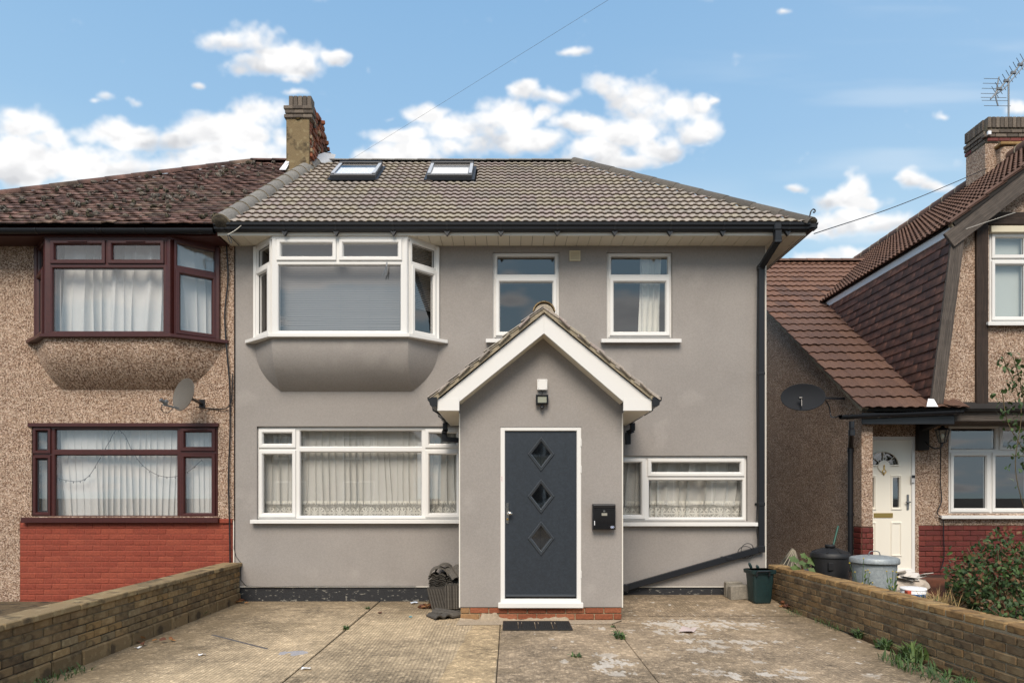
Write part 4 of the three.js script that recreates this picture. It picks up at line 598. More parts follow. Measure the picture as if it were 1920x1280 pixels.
// ---------- curtains and blinds of the grey house ----------
{
  const z = -DW - 0.20, x = (p) => PX(p, DW + 0.2), y = (p) => PY(p, DW + 0.2);
  const laceBand = (x0, x1, yb, h, zz, label, sd) => { const g = drape(x0, x1, yb, yb + h, zz, { n: 200, amp: 0.014, pitch: 0.12, seed: sd }); const uv = g.attributes.uv; for (let i = 0; i < uv.count; i++) uv.setXY(i, uv.getX(i), uv.getY(i) / h * 0.24); solo('lace_trim', g, M.lace, label, 'lace trim'); };
  curtain(drape(x(478), x(872), y(944), y(798), z, { n: 300, amp: 0.022, pitch: 0.10, seed: 3 }), M.netWarm, 'long gathered net curtain in the wide ground floor window beside the porch');
  laceBand(x(478), x(872), y(978), (978 - 938) / F * 9.8, z + 0.004, 'pale floral lace hem along the bottom of the wide ground floor window', 3);
  curtain(drape(1.25, x(1402), y(947), y(850), z, { n: 200, amp: 0.03, pitch: 0.16, seed: 8 }), M.netWarm, 'net curtain in the small ground floor window beside the slanting drainpipe');
  laceBand(1.25, x(1394), y(980), (980 - 938) / F * 9.8, z + 0.004, 'flowered lace hem in the small window above the slanting drainpipe', 8);
  solo('curtain', drape(x(1200), x(1240), y(634), y(470), z - 0.03, { n: 90, amp: 0.03, pitch: 0.075, seed: 5 }), M.cloth, 'white pleated curtain drawn to one side of the upper window nearest the drainpipe', 'curtain');
  // venetian blinds in the bay
  const vb = thing('venetian_blind', 'wide grey venetian blind hanging closed behind the white bay window', 'blind', V(0, 0, -9.42)); const sl = [], yT = PY(450, 9.4), yB = PY(640, 9.4), xa = PX(508, 9.4), xb = PX(752, 9.4);
  for (let k = 0, q = yT; q > yB; k++, q -= 0.0245) sl.push(mv(cb(xb - xa, 0.0022, 0.0265, 0.0006), (xa + xb) / 2, q, 0, 0, 1.32 + 0.05 * hash(k, 1), q < 3.95 && q > 3.72 ? 0.010 * (hash(k, 2) - 0.5) : 0));
  part('slats', sl, M.blind, vb, 'stuff'); part('head_rail', box(xa, yT, -0.02, xb, yT + 0.035, 0.02), M.blind, vb);
  for (const p of [638, 692]) part('ladder_cord', box(PX(p, 9.4) - 0.001, yB, 0.014, PX(p, 9.4) + 0.001, yT, 0.016, 0.0003), M.metalGrey, vb);
  const vr = thing('venetian_blind', 'narrow dark blind behind the angled right pane of the white bay', 'blind', V(0, 0, 0)); const s2 = []; { const a = V(PX(764, DE) - 0.09, 0, -9.36), b = V(PX(822, DW) - 0.09, 0, -9.73), mid = V().copy(a).add(b).multiplyScalar(0.5), L = a.distanceTo(b), ry = Math.atan2(a.z - b.z, b.x - a.x); for (let q = yT; q > 4.05; q -= 0.0245) s2.push(mv(cb(L, 0.0022, 0.0265, 0.0006), mid.x, q, mid.z, ry, 0.9)); } part('slats', s2, M.blind, vr, 'stuff');
  solo('curtain', mv(drape(-0.2, 0.2, PY(632, 9.6), PY(455, 9.6), 0, { n: 60, amp: 0.03, pitch: 0.1, seed: 2 }), PX(478, DW) + 0.30, 0, -DW - 0.06, -0.7), M.cloth, 'pale curtain hanging behind the angled left pane of the white bay', 'curtain');
  const flap = thing('loose_strip', 'grey strip of torn tape hanging from the bay window frame under the top sash', 'tape', V(PX(725, 9.19), PY(492, 9.19), -9.175)); part('strip', [mv(cb(0.018, 0.10, 0.004, 0.001), 0.0, -0.05, 0.004, 0, 0, -0.12), mv(cb(0.016, 0.13, 0.004, 0.001), -0.022, -0.115, 0.012, 0.4, 0.1, -0.35), mv(cb(0.014, 0.10, 0.004, 0.001), -0.005, -0.12, 0.018, -0.3, 0.1, -0.1)], M.metalGrey, flap);
}

// ---------- the pebble-dashed house on the left ----------
const lh = thing('pebbledash_house', 'old pebble-dashed house with brown windows, red painted brick base and mossy tiled roof', 'house', V(0, 0, 0));
{
  const x = (p) => PX(p, DW), y = (p) => PY(p, DW), XE = -9.3, bx = x(36), bt = y(977);
  const holes = [rect(x(58), y(968), x(408), y(796)), rect(x(68), y(640), x(410), y(462) + 0.01)];
  part('wall', [slab([[XE, 0], [bx, 0], [bx, bt], [XL - 0.02, bt], [XL - 0.02, YS + 0.1], [XE, YS + 0.1]], holes, 0.26).translate(0, 0, -DW - 0.004), box(XE, 0, -15, XE + 0.25, YS, -DW - 0.27), box(XE, 0, -15.2, XL - 0.02, YS, -15.001)], M.dash, lh);
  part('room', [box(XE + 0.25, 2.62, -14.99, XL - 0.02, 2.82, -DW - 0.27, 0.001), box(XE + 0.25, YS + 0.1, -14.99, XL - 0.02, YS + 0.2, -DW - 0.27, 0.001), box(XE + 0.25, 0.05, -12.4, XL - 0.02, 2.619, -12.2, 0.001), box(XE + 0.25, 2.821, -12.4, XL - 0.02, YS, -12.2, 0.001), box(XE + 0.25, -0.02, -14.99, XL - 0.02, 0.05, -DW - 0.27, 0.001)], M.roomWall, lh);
  const bw = part('painted_wall', box(bx + 0.002, -0.05, -DW - 0.2, XL - 0.025, bt - 0.001, -DW - 0.004, 0.002), M.redMortar, lh);
  layBricks(bw, { x0: bx + 0.004, x1: XL - 0.03, y0: 0.02, courses: 14, bl: 0.218, bh: 0.068, joint: 0.0085, mats: M.redBrick, z: -DW + 0.000, d: 0.03, rough: 0.004 });
  part('brick', mv(cb(0.175, 0.062, 0.05, 0.006), x(424), bt + 0.004, -DW + 0.005), M.redBrick[0], lh);
  part('paint_edge', box(XL - 0.03, 0.5, -DW - 0.02, XL - 0.012, bt, -DW + 0.006), M.fascia, lh);
  const w = winM(lh, 'window', cellsPx(DW + 0.03, [[60, 800, 97, 852, 's'], [97, 800, 336, 848, 'f'], [336, 800, 406, 848, 'sv'], [60, 852, 97, 968, 's'], [97, 848, 336, 972, 'f'], [336, 848, 406, 972, 's']]), M.brown); w.position.z = -DW - 0.03;
  sill(lh, x(44), x(412), PY(970, 9.56), DW, M.brown, 0.07, 0.055); part('lintel', box(x(52), y(800), -DW - 0.05, x(410), y(793), -DW + 0.02), M.brown, lh);
  bay(lh, { xf0: PX(80, DE), xf1: PX(318, DE), xw0: PX(68, DW), xw1: PX(411, DW), yB: PY(626, DE), yT: PY(447, DE), trans: PY(499, DE), dF: DE + 0.02, dW: DW, yA: PY(730, DW), frame: M.brown, sillMat: M.brown, apronMat: M.dash, pow: 2.2, crease: 1.2,
    front: cellsPx(DE + 0.03, [[92, 448, 200, 497, 'sv'], [200, 448, 310, 497, 'sv'], [92, 497, 310, 626, 'f']]) });
  part('fascia', box(XE - 0.3, YS - 0.02, -9.222, XL - 0.085, YS + 0.14, -9.203, 0.003), M.brown, lh);
  part('soffit', box(XE - 0.3, YS - 0.012, -DW, XL - 0.085, YS + 0.004, -9.223, 0.002), M.brownSoffit, lh);
  const gu = new THREE.Group(); gu.name = 'gutter'; lh.add(gu); part('channel', gutterRun(V(XE - 0.3, 4.935, -9.2), V(-3.91, 4.935, -9.2), HALFROUND.map(([a, b]) => [a, b * 1.05])), M.gutter, gu);
  for (const p of [70, 180, 192, 273, 375]) part('bracket', gutterRun(V(PX(p, 9.15) - 0.012, 4.932, -9.2), V(PX(p, 9.15) + 0.012, 4.932, -9.2), HALFROUND.map(([a, b]) => [a * 1.07 - 0.002, b * 1.09])), M.black, gu);
  // roof: plain tiles, sagging and mossy
  const AX = -4.46, deck = new MB(), y1 = 5.05 + RUN * RISE, zb = -9.16 - RUN, a = V(XE - 0.35, 5.05, -9.16), b = V(-3.80, 5.05, -9.16), c = V(PTOP - 0.03, y1, zb), d = V(AX, y1, zb), e = V(-3.8, 5.05, zb - RUN), f = V(XE - 0.35, 5.05, zb - RUN);
  deck.quad(a, b, c, d).quad(e, f, d, c).tri(f, a, d);
  const roof = part('roof', deck.geo(), M.felt, lh); roof.geometry.applyMatrix4(new THREE.Matrix4().makeBasis(XA, UP_S, N_S).setPosition(EAVE).invert()); place(roof, EAVE, XA, UP_S, N_S);
  const geos = [0, 1, 2, 3].map((k) => flatTile(0.168, 0.20, 0.015, 0.022 + k * 0.003, k * 0.27, k * 0.4, 0.003 + 0.002 * k)), hipX = XE - 0.3;
  const left = [SL, -(AX - hipX), -hipX * SL].map((q) => q / SL), right = [-SL, PTOP - 0.06 + 3.80, -3.80 * SL].map((q) => q / SL);
  layTiles(roof, { name: 'plain_tile', rows: 36, x0: -8.9, x1: -3.2, w: 0.168, gauge: 0.1, L: 0.20, y0: -0.08, stagger: true, geos, planes: [left, right, [0, -1, SL + 0.01]], mat: (u, v) => M.plain[clamp(Math.floor(fbm(u * 0.9, v * 1.4, 3) * 6 + rr(-1.6, 1.6)), 0, 5)], jit: 0.008, most: 300, skip: (u, v) => u < -6.95 - v * 0.62 });
  const mo = [], eu = new THREE.Euler(); for (let k = 0; k < 800; k++) { const u = rr(-8.6, -3.9), v = rr(0.05, 3.5); if (fbm(u * 1.5, v * 1.5, 3) + rr(-0.15, 0.15) < 0.5 || left[0] * u + left[1] * v + left[2] < 0.05 || right[0] * u + right[1] * v + right[2] < 0.12) continue; const s = rr(0.016, 0.042); mo.push(M4(V(u, v, rr(0.035, 0.05)), eu.set(rr(0, 3), rr(0, 3), rr(0, 3)).clone(), V(s * rr(0.9, 1.6), s, s * 0.75))); }
  const lump = new THREE.IcosahedronGeometry(1, 1); { const p = lump.attributes.position; for (let i = 0; i < p.count; i++) { const q = V().fromBufferAttribute(p, i), s = 0.75 + 0.5 * hash(Math.round(q.x * 50), Math.round(q.y * 50 + q.z * 170)); p.setXYZ(i, q.x * s, q.y * s, q.z * s); } lump.computeVertexNormals(); }
  [0, 1, 2].forEach((k) => stuffInst('moss', lump, M.moss[k], mo.filter((_, i) => i % 3 === k), roof));
  capRow(roof, V(hipX, 0, 0.015), V(AX, SL, 0.02), V(-0.3, 0, 1), 16, 0.09, M.plain, { arc: 1.2 });
  capRow(roof, V(AX - 0.02, SL + 0.005, 0.02), V(PTOP - 0.08, SL + 0.005, 0.02), V(0, 0.6, 0.8), 3, 0.085, M.plain, { name: 'ridge_tile', arc: 1.2 });
  // old shared chimney: rendered front, broken brick flank
  const ch = new THREE.Group(); ch.name = 'chimney'; lh.add(ch); const cd = 11.45, cx0 = PX(537, cd), cx1 = PX(582, cd), ct = PY(180, cd), cb0 = 6.5, ld = 1.48;
  part('stack', [box(cx0, cb0, -cd - ld, cx1 - 0.03, PY(222, cd), -cd - 0.004, 0.012), box(cx0 + 0.03, PY(222, cd), -cd - ld * 0.80, cx1 - 0.06, PY(206, cd), -cd - 0.006, 0.01), box(cx0 + 0.035, PY(206, cd), -cd - ld * 0.6, cx1 - 0.05, ct - 0.04, -cd - 0.01, 0.01)], M.cement, ch);
  const rend = mat([0.44, 0.39, 0.30], 1, { map: T.mossy, bumpMap: T.grainB, bumpScale: 0.008 });
  part('render_face', box(cx0 - 0.005, cb0, -cd - 0.02, cx1 - 0.02, PY(222, cd), -cd + 0.012, 0.01), rend, ch);
  for (let r = 0; r < 3; r++) for (let k = 0; k < 3; k++) { const q = part('brick', pick(brickVariants(0.155, 0.058, 0.2)), M.soot[(r + k) % 4], ch); q.position.set(cx0 + 0.045 + k * 0.155 + (r % 2) * 0.02, PY(219, cd) + r * 0.066, -cd - 0.06 + 0.012 * r); }
  for (let k = 0; k < 5; k++) { const q = part('brick', pick(brickVariants(0.068, 0.19, 0.2)), M.soot[k % 4], ch); q.position.set(cx0 + 0.075 + k * 0.076, PY(191, cd), -cd - 0.08); }
  const flank = [...M.orangeBrick.slice(0, 3), ...M.orangeBrick.slice(0, 2), mat([0.22, 0.085, 0.045], 0.95, { map: T.grain }), mat([0.50, 0.36, 0.22], 0.95, { map: T.grain }), mat([0.46, 0.34, 0.24], 0.95, { map: T.blotch })];
  for (let r = 0; r < 25; r++) { const yy = cb0 + 0.04 + r * 0.074, lim = ld * (yy > 8.0 ? 0.62 : yy > 7.75 ? 0.78 : 1.0) * (0.92 + 0.1 * hash(r, 3)); for (let k = 0, s = 0; s < lim - 0.05 && yy < ct - 0.02; k++) { const L = hash(r, k) > 0.4 ? 0.105 : 0.19; const q = part('brick', pick(brickVariants(0.09, 0.062, Math.min(L, lim - s))), pick(flank), ch); q.position.set(cx1 - 0.045 + rr(-0.030, 0.028), yy + rr(-0.006, 0.006), -cd - 0.03 - s - L / 2); q.rotation.set(rr(-0.06, 0.06), rr(-0.10, 0.10), 0); s += L + 0.012; } }
  for (const [s, yy] of [[0.95, 7.79], [1.25, 7.5], [0.7, 8.02], [1.5, 6.95], [1.46, 7.2]]) { const q = part('brick', brickVariants(0.19, 0.062, 0.09)[0], pick(flank), ch); q.position.set(cx1 - 0.05, yy, -cd - s); q.rotation.set(0.2, 0.5, 0.05); }
  part('lichen', mv(cyl(0.045, 0.052, 0.008, 14), PX(559, cd), PY(220, cd) - 0.0, -cd + 0.03, 0, Math.PI / 2), mat([0.45, 0.27, 0.02], 1, { map: T.blotch }), ch);
  part('flashing', new MB().quad(P3(523, 318, cd - 0.12), P3(541, 308, cd - 0.02), P3(542, 303, cd - 0.02), P3(536, 301, cd)).tri(P3(523, 318, cd - 0.12), P3(535, 318, cd - 0.15), P3(541, 308, cd - 0.02)).geo(), M.leadPale, ch);
  part('cement_fillet', box(cx0 - 0.02, PY(322, cd) - 0.05, -cd - 0.05, cx1 + 0.05, PY(319, cd), -cd + 0.06, 0.02), M.mortar, ch);
  // net curtains
  const z = -DW - 0.17, X = (p) => PX(p, DW + 0.17), Y = (p) => PY(p, DW + 0.17);
  curtain(drape(X(56), X(412), Y(975), Y(795), z, { n: 260, amp: 0.022, pitch: 0.085, seed: 14 }), M.net, 'white net curtain across the lower brown framed window of the pebble-dashed house');
  curtain(drape(PX(86, 9.4), PX(318, 9.4), PY(632, 9.4), PY(447, 9.4), -9.43, { n: 200, amp: 0.028, pitch: 0.15, seed: 21 }), M.net, 'white net curtain across the front panes of the brown upper bay');
  curtain(mv(drape(-0.29, 0.29, PY(636, 9.4), PY(452, 9.4), 0, { n: 90, amp: 0.022, pitch: 0.12, seed: 4 }), (PX(318, DE) + PX(411, DW)) / 2 - 0.10, 0, -9.52, Math.atan2(0.4, 0.46)), M.net, 'white net curtain behind the angled right pane of the brown bay');
  curtain(mv(drape(-0.26, 0.26, PY(636, 9.4), PY(452, 9.4), 0, { n: 90, amp: 0.022, pitch: 0.12, seed: 6 }), (PX(80, DE) + PX(68, DW)) / 2 + 0.13, 0, -9.52, -0.75), M.net, 'white net curtain behind the angled left pane of the brown bay');
  const fl = thing('string_lights', 'dark string of fairy lights looped behind the lower brown framed window', 'string lights', V(0, 0, 0)), pts = [[100, 893], [122, 900], [148, 902], [165, 893], [185, 862], [203, 830], [218, 806], [230, 812], [250, 850], [270, 875], [300, 892], [330, 893], [352, 884], [378, 862]].map(([p, q]) => P3(p, q, DW + 0.10));
  part('wire', tube(pts, 0.004, 120, 5), M.black, fl); for (let k = 0; k < 26; k++) { const q = new THREE.CatmullRomCurve3(pts).getPoint(k / 25); part('bulb', mv(cyl(0.004, 0.006, 0.03, 6), q.x, q.y - 0.012, q.z, 0, 0, rr(-0.8, 0.8)), M.black, fl); }
  solo('cushion', mv(fin(new THREE.SphereGeometry(0.16, 20, 14)).scale(1.5, 0.8, 0.5), X(166), Y(925), z - 0.22), mat([0.75, 0.75, 0.74], 0.9), 'white cushion lying behind the net curtain of the lower brown window', 'cushion');
}

// ---------- the tile-hung house on the right ----------
const rh = thing('mansard_house', 'pebble-dashed house with brown tile-hung flank, timbered gable and white side door', 'house', V(0, 0, 0));
{
  const DF = 9.9, XS = 5.05, TH = Math.atan(0.645), ys = Math.sin(TH), yc = Math.cos(TH), X = (p, d = DF) => PX(p, d), Y = (p, d = DF) => PY(p, d), DD = 10.5;
  const GB = 3.0 - 0.7;
  // side wall under the catslide, wing front, door wall, upper gable wall
  part('wall', [
    new MB().tube2([V(XS, 0, -9.9), V(XS, 2.72, -9.9), V(XS, 2.72 + 0.645 * 6.3, -16.2), V(XS, 0, -16.2)], [V(XS + 0.16, 0, -9.9), V(XS + 0.16, 2.72, -9.9), V(XS + 0.16, 2.72 + 0.645 * 6.3, -16.2), V(XS + 0.16, 0, -16.2)]).geo(),
    slab([[XS + 0.161, 0.3], [X(1724, DD), 0.3], [X(1724, DD), 1.02], [12, 1.02], [12, 2.75], [XS + 0.161, 2.75]], [rect(X(1640, DD) - 0.22, 0.301, X(1717, DD), Y(818, DD)), rect(X(1779, DD), 1.2, X(1940, DD), Y(795, DD))], 0.2).translate(0, 0, -DD),
  ], M.dash, rh);
  const gable = [[X(1752, DF), 2.72], [13, 2.72], [13, 7.4], [9.35, 7.5], [6.28, 5.13]];
  part('upper_wall', slab(gable, [rect(X(1855), Y(606), 8.3, Y(428))], 0.2).translate(0, 0, -DF), M.dash, rh);
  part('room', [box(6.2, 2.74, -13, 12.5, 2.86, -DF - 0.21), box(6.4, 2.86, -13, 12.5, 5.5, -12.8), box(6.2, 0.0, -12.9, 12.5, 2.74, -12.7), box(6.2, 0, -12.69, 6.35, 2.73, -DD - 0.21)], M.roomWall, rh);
  // red brick base
  const bw = part('brick_base', [box(X(1722, DD), -0.05, -DD - 0.2, 12, 1.019, -DD - 0.008, 0.002), box(XS - 0.004, 0, -10.12, XS + 0.165, 1.03, -9.897, 0.002)], M.maroonMortar, rh);
  layBricks(bw, { x0: X(1723, DD), x1: X(1724, DD) + 2.9, y0: 0.15, courses: 11, bl: 0.218, bh: 0.070, joint: 0.009, mats: M.maroon, z: -DD + 0.002, d: 0.03, rough: 0.004 });
  layBricks(bw, { x0: XS + 0.006, x1: XS + 0.165, y0: 0.15, courses: 11, bl: 0.105, bh: 0.070, joint: 0.009, mats: M.maroon, z: -9.886, d: 0.03, rough: 0.004 });
  for (let r = 0; r < 11; r++) { const q = part('brick', pick(brickVariants(0.03, 0.07, 0.205)), pick(M.maroon), bw); q.position.set(XS + 0.004, 0.15 + r * 0.079 + 0.035, -10.0 - (r % 2) * 0.015); }
  part('porch_step', box(XS + 0.165, 0, -DD + 0.02, X(1775, DD), 0.27, -DD + 0.62, 0.01), mat([0.30, 0.10, 0.05], 0.9, { map: T.blotch }), rh);
  // main catslide roof
  const EO = V(0, 2.70, -9.72), up = V(0, ys, -yc), nn = V(0, yc, ys), SLr = (16.25 - 9.72) / yc, XV = XS - 0.10;
  const roof = part('roof', box(XV + 0.02, 0, -0.05, 9, SLr, -0.004, 0.001), M.felt, rh); place(roof, EO, XA, up, nn);
  const geos = [0, 1, 2].map((k) => romanTile(0.30, 0.42, 0.15, 0.014, 0.036, k * 0.21, k * 0.4));
  layTiles(roof, { rows: 26, x0: XV, x1: 9.0, w: 0.30, gauge: SLr / 22.5, L: 0.42, y0: -0.04, geos, mat: (u, v) => M.clay[v > rr(3.6, 6.4) ? 5 + Math.floor(rnd() * 2) : Math.floor(rnd() * 5)], planes: [[0, -1, SLr + 0.01]], jit: 0.006, most: 290, skip: (u, v) => u > 6.45 + v * 0.12 && v < 4.6 || u > 8.6 });
  capRow(roof, V(XV, SLr + 0.02, 0.03), V(9, SLr + 0.02, 0.03), V(0, 0.5, 0.8), 10, 0.12, M.clay, { name: 'ridge_tile', arc: 1.2 });
  part('verge_mortar', box(XV + 0.012, 0, -0.05, XV + 0.11, SLr, 0.008, 0.006), M.mortar, roof);
  part('back_slope', new MB().quad(V(XV, 2.7 + 0.645 * 6.53, -16.25), V(9, 2.7 + 0.645 * 6.53, -16.25), V(9, 2.5, -22), V(XV, 2.5, -22)).geo(), M.clay[1], rh);
  // steep tile-hung flank below, shallow rolled tiles above
  const XE = 6.25, YE = 5.16, Xb = 5.96, Yb = 2.76, fr = 9.78, len = Math.hypot(XE - Xb, YE - Yb), fy = V(XE - Xb, YE - Yb, 0).normalize(), fz = V(-fy.y, fy.x, 0), fo = V(Xb, Yb, -fr);
  const flank = part('flank', new MB().quad(V(0, 0, 0), V(0, len, 0), V(-8, len, 0), V(-8, 0, 0)).geo(), M.felt, rh); place(flank, fo, V(0, 0, 1), fy, fz);
  const fg = [0, 1, 2].map((k) => flatTile(0.235, 0.24, 0.013, 0.020 + 0.002 * k, k * 0.3, k * 0.2, 0.001));
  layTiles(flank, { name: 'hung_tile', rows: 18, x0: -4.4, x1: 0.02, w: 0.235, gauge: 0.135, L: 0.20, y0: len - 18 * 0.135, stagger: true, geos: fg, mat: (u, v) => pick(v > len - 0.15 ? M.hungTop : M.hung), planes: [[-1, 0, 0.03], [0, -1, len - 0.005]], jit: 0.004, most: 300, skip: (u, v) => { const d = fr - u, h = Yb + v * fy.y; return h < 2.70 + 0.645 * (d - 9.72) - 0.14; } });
  part('lead_strip', [box(-4.3, len - 0.015, 0.012, 0.03, len + 0.13, 0.03), box(-0.01, len - 0.02, -0.04, 0.06, len + 0.10, 0.035)], M.leadPale, flank);
  const GT = Math.atan(0.78), gy = V(Math.cos(GT), Math.sin(GT), 0), gz = V(-Math.sin(GT), Math.cos(GT), 0), glen = (9.35 - XE + 0.06) / Math.cos(GT), go = V(XE - 0.055, YE + 0.115, -9.66), back = 11.0;
  const groof = part('gable_roof', box(-back, 0.02, -0.05, 0, glen, -0.004, 0.001), M.felt, rh); place(groof, go, V(0, 0, 1), gy, gz);
  const gg = [0, 1, 2].map((k) => romanTile(0.225, 0.36, 0.1125, 0.030, 0.036, k * 0.21, k * 0.4));
  layTiles(groof, { rows: 13, x0: -back, x1: 0.0, w: 0.225, gauge: glen / 12.6, L: 0.36, y0: -0.03, geos: gg, mats: M.clay.slice(0, 5), planes: [[0, -1, glen], [-1, 0, 0.02]], jit: 0.004, most: 300, skip: (u, v) => u < -4.2 - v * 1.75 });
  capRow(groof, V(-back, glen + 0.01, 0.05), V(0.02, glen + 0.01, 0.05), V(0.5, 0.5, 0.5).set(0.4, 0, 1), 26, 0.125, M.clay, { name: 'ridge_tile', arc: 1.3, joint: M.mortar });
  capRow(groof, V(-3.95, 0.0, 0.02), V(-back + 0.1, glen, 0.02), V(0, 0, 1), 16, 0.05, [M.mortarGrey], { name: 'valley_mortar', arc: 1.3 });
  part('verge_mortar', box(-0.10, 0, -0.11, -0.025, glen, 0.01, 0.008), M.mortar, groof);
  part('verge_cap', box(-0.06, -0.02, 0.008, 0.01, glen, 0.04, 0.006), M.clay[4], groof);
  part('right_slope', new MB().quad(V(9.35, 7.62, -9.66), V(14, 4.0, -9.66), V(14, 4.0, -20), V(9.35, 7.62, -20)).geo(), M.clay[0], rh);
  part('lead_valley', new MB().quad(P3(1530, 579, 13.4), P3(1545, 583, 13.35), P3(1556, 574, 13.5), P3(1545, 570, 13.6)).geo(), M.leadPale, rh);
  // bargeboards and timbers
  const bb = (a, b, w, m, d = 9.70, t = 0.05) => part('bargeboard', bar(V(a[0], a[1], -d), V(b[0], b[1], -d), w, t, V(0, 0, 1), 0.006), m, rh);
  bb([6.17, 5.045], [9.6, 5.045 + 0.78 * 3.43], 0.235, M.timber, 9.70); bb([6.02, 2.76], [6.32, 5.12], 0.175, M.timber, 9.735);
  part('timber_board', box(X(1831, 9.87), Y(758, 9.87), -DF + 0.0, X(1853, 9.87), Y(408, 9.87), -DF + 0.045, 0.006), M.timberDark, rh);
  part('timber_board', box(X(1853, 9.87) + 0.003, Y(421, 9.87), -DF, 8.6, Y(398, 9.87), -DF + 0.042, 0.006), M.timberDarkH, rh);
  part('timber_board', box(X(1790, 9.8), Y(790, 9.8), -DD + 0.002, 9.5, Y(763, 9.8), -DF + 0.10, 0.01), M.timberH, rh);
  part('soffit', box(XS + 0.17, 2.56, -DD, 9.5, 2.60, -9.92, 0.002), M.timberBlack, rh);
  part('fascia', box(XS - 0.06, PY(795, 9.75), -9.79, X(1792, 9.75), PY(776, 9.75) + 0.02, -9.765), M.black, rh);
  part('bracket', [box(X(1739, 10.2), Y(842, 10.2), -DD + 0.001, X(1759, 10.2), Y(790, 10.2), -DD + 0.10), bar(V(X(1748, 10.2), Y(800, 10.2), -DD + 0.08), V(X(1748, 10.2), 2.56, -9.95), 0.09, 0.09, V(1, 0, 0))], M.timberBlack, rh);
  part('flashing', new MB().quad(P3(1738, 762, 9.66), P3(1760, 762, 9.62), P3(1752, 748, 9.7), P3(1741, 747, 9.7)).geo(), M.leadPale, rh);
  const hu = part('loose_tile', mv(cb(0.20, 0.014, 0.12), X(1788, 9.7), Y(758, 9.7), -9.72, 0.2, 0.3), M.clay[2], rh);
  // gutter with a fall, downpipe
  const gu = new THREE.Group(); gu.name = 'gutter'; rh.add(gu); part('channel', gutterRun(V(X(1577, 9.7), PY(786, 9.7), -9.765), V(X(1805, 9.7), PY(777, 9.7), -9.765), HALFROUND), M.gutter, gu);
  for (const [p, q] of [[1592, 785.5], [1648, 783], [1668, 782.5], [1790, 777.5], [1800, 777.2]]) part('joint', gutterRun(V(X(p, 9.7) - 0.015, PY(q, 9.7) - 0.004, -9.766), V(X(p, 9.7) + 0.015, PY(q, 9.7) - 0.004, -9.766), HALFROUND.map(([a, b]) => [a * 1.08 - 0.003, b * 1.08])), M.black, gu);
  const p0 = V(X(1597, 9.72), PY(790, 9.72), -9.71), p1 = V(p0.x, p0.y - 0.16, -9.71), p2 = V(XS - 0.05, 2.17, -10.12), p3 = V(XS - 0.05, 0.36, -10.12);
  part('downpipe', [tube([p0, p1, p2, p3], 0.036, 30, 12, false), mv(cyl(0.046, 0.046, 0.08, 14), p1.x, p1.y, p1.z), mv(cyl(0.044, 0.044, 0.07, 14), p2.x, p2.y - 0.03, p2.z), mv(cyl(0.044, 0.044, 0.05, 14), p3.x, 1.2, p3.z)], M.black, rh);
  // windows
  const uw = winM(rh, 'window', cellsPx(DF + 0.02, [[1857, 436, 1930, 487, 's'], [1857, 487, 1930, 603, 's'], [1930, 436, 2010, 603, 'f']]), M.white); uw.position.z = -DF - 0.02; sill(rh, X(1846), 8.4, PY(605, 9.87), DF, M.white);
  part('window_head', box(X(1855), PY(436, 9.87), -DF - 0.03, 8.3, PY(424, 9.87), -DF + 0.055), mat([0.62, 0.56, 0.42], 0.6), rh);
  part('obscured_blind', box(X(1850), 3.9, -DF - 0.12, 8.4, 5.4, -DF - 0.115), mat([0.52, 0.57, 0.54], 0.9, { transmission: 0.2, thickness: 0 }), rh);
  const lw = winM(rh, 'window', cellsPx(DD + 0.02, [[1780, 798, 1872, 846, 'f'], [1872, 798, 1935, 846, 's'], [1780, 846, 1858, 962, 's'], [1858, 846, 1935, 962, 's']]), M.white); lw.position.z = -DD - 0.02; sill(rh, X(1760, DD), X(1940, DD), PY(966, DD - 0.05), DD, M.white);
  // door: six panel with fan light
  const fd = new THREE.Group(); fd.name = 'side_door'; rh.add(fd); const zd = -DD - 0.03, dx = (p) => PX(p, DD + 0.03), dy = (p) => PY(p, DD + 0.03), cream = mat([0.78, 0.75, 0.66], 0.4), x1 = dx(1717), x0 = x1 - 0.95, m0 = (x0 + x1) / 2 - 0.012, gl = mat([0.9, 0.9, 0.9], 0.03, { transmission: 1, thickness: 0, ior: 1.9 });
  part('door_frame', ring(x0, dy(1074), x1, dy(817), [[0, -0.06], [0, 0.022], [0.06, 0.022], [0.066, 0.004], [0.07, -0.06]]).translate(0, 0, zd), M.white, fd);
  const by = dy(1066), ty = dy(823), lx0 = x0 + 0.066, lx1 = x1 - 0.066, side = 0.265, fan = []; for (let k = 0; k <= 16; k++) { const t = Math.PI * k / 16; fan.push([m0 + 0.235 * Math.cos(t), dy(875) + 0.02 + 0.215 * Math.sin(t)]); }
  const pane = (s) => rect(m0 + s * 0.195 - 0.052, dy(951), m0 + s * 0.195 + 0.052, dy(895));
  part('door_leaf', slab(rect(lx0, by, lx1, ty), [fan, pane(-1), pane(1)], 0.044).translate(0, 0, zd), cream, fd);
  for (const s of [-1, 1]) { const a = m0 + s * 0.195; part('panel', [ring(a - 0.085, dy(1043), a + 0.085, dy(978), [[0, zd], [0.006, zd + 0.012], [0.02, zd + 0.014], [0.03, zd]]), ring(a - 0.085, dy(956), a + 0.085, dy(890), [[0, zd], [0.006, zd + 0.012], [0.02, zd + 0.014], [0.032, zd - 0.012]])], cream, fd); part('pane', slab(pane(s), [], 0.003).translate(0, 0, zd - 0.022), gl, fd); }
  part('fan_trim', tube(fan.map(([a, b]) => V(a, b, zd + 0.004)).concat([V(fan[0][0], fan[0][1], zd + 0.004)]), 0.014, 60, 6, false), cream, fd); part('fan_pane', slab(fan, [], 0.003).translate(0, 0, zd - 0.022), gl, fd);
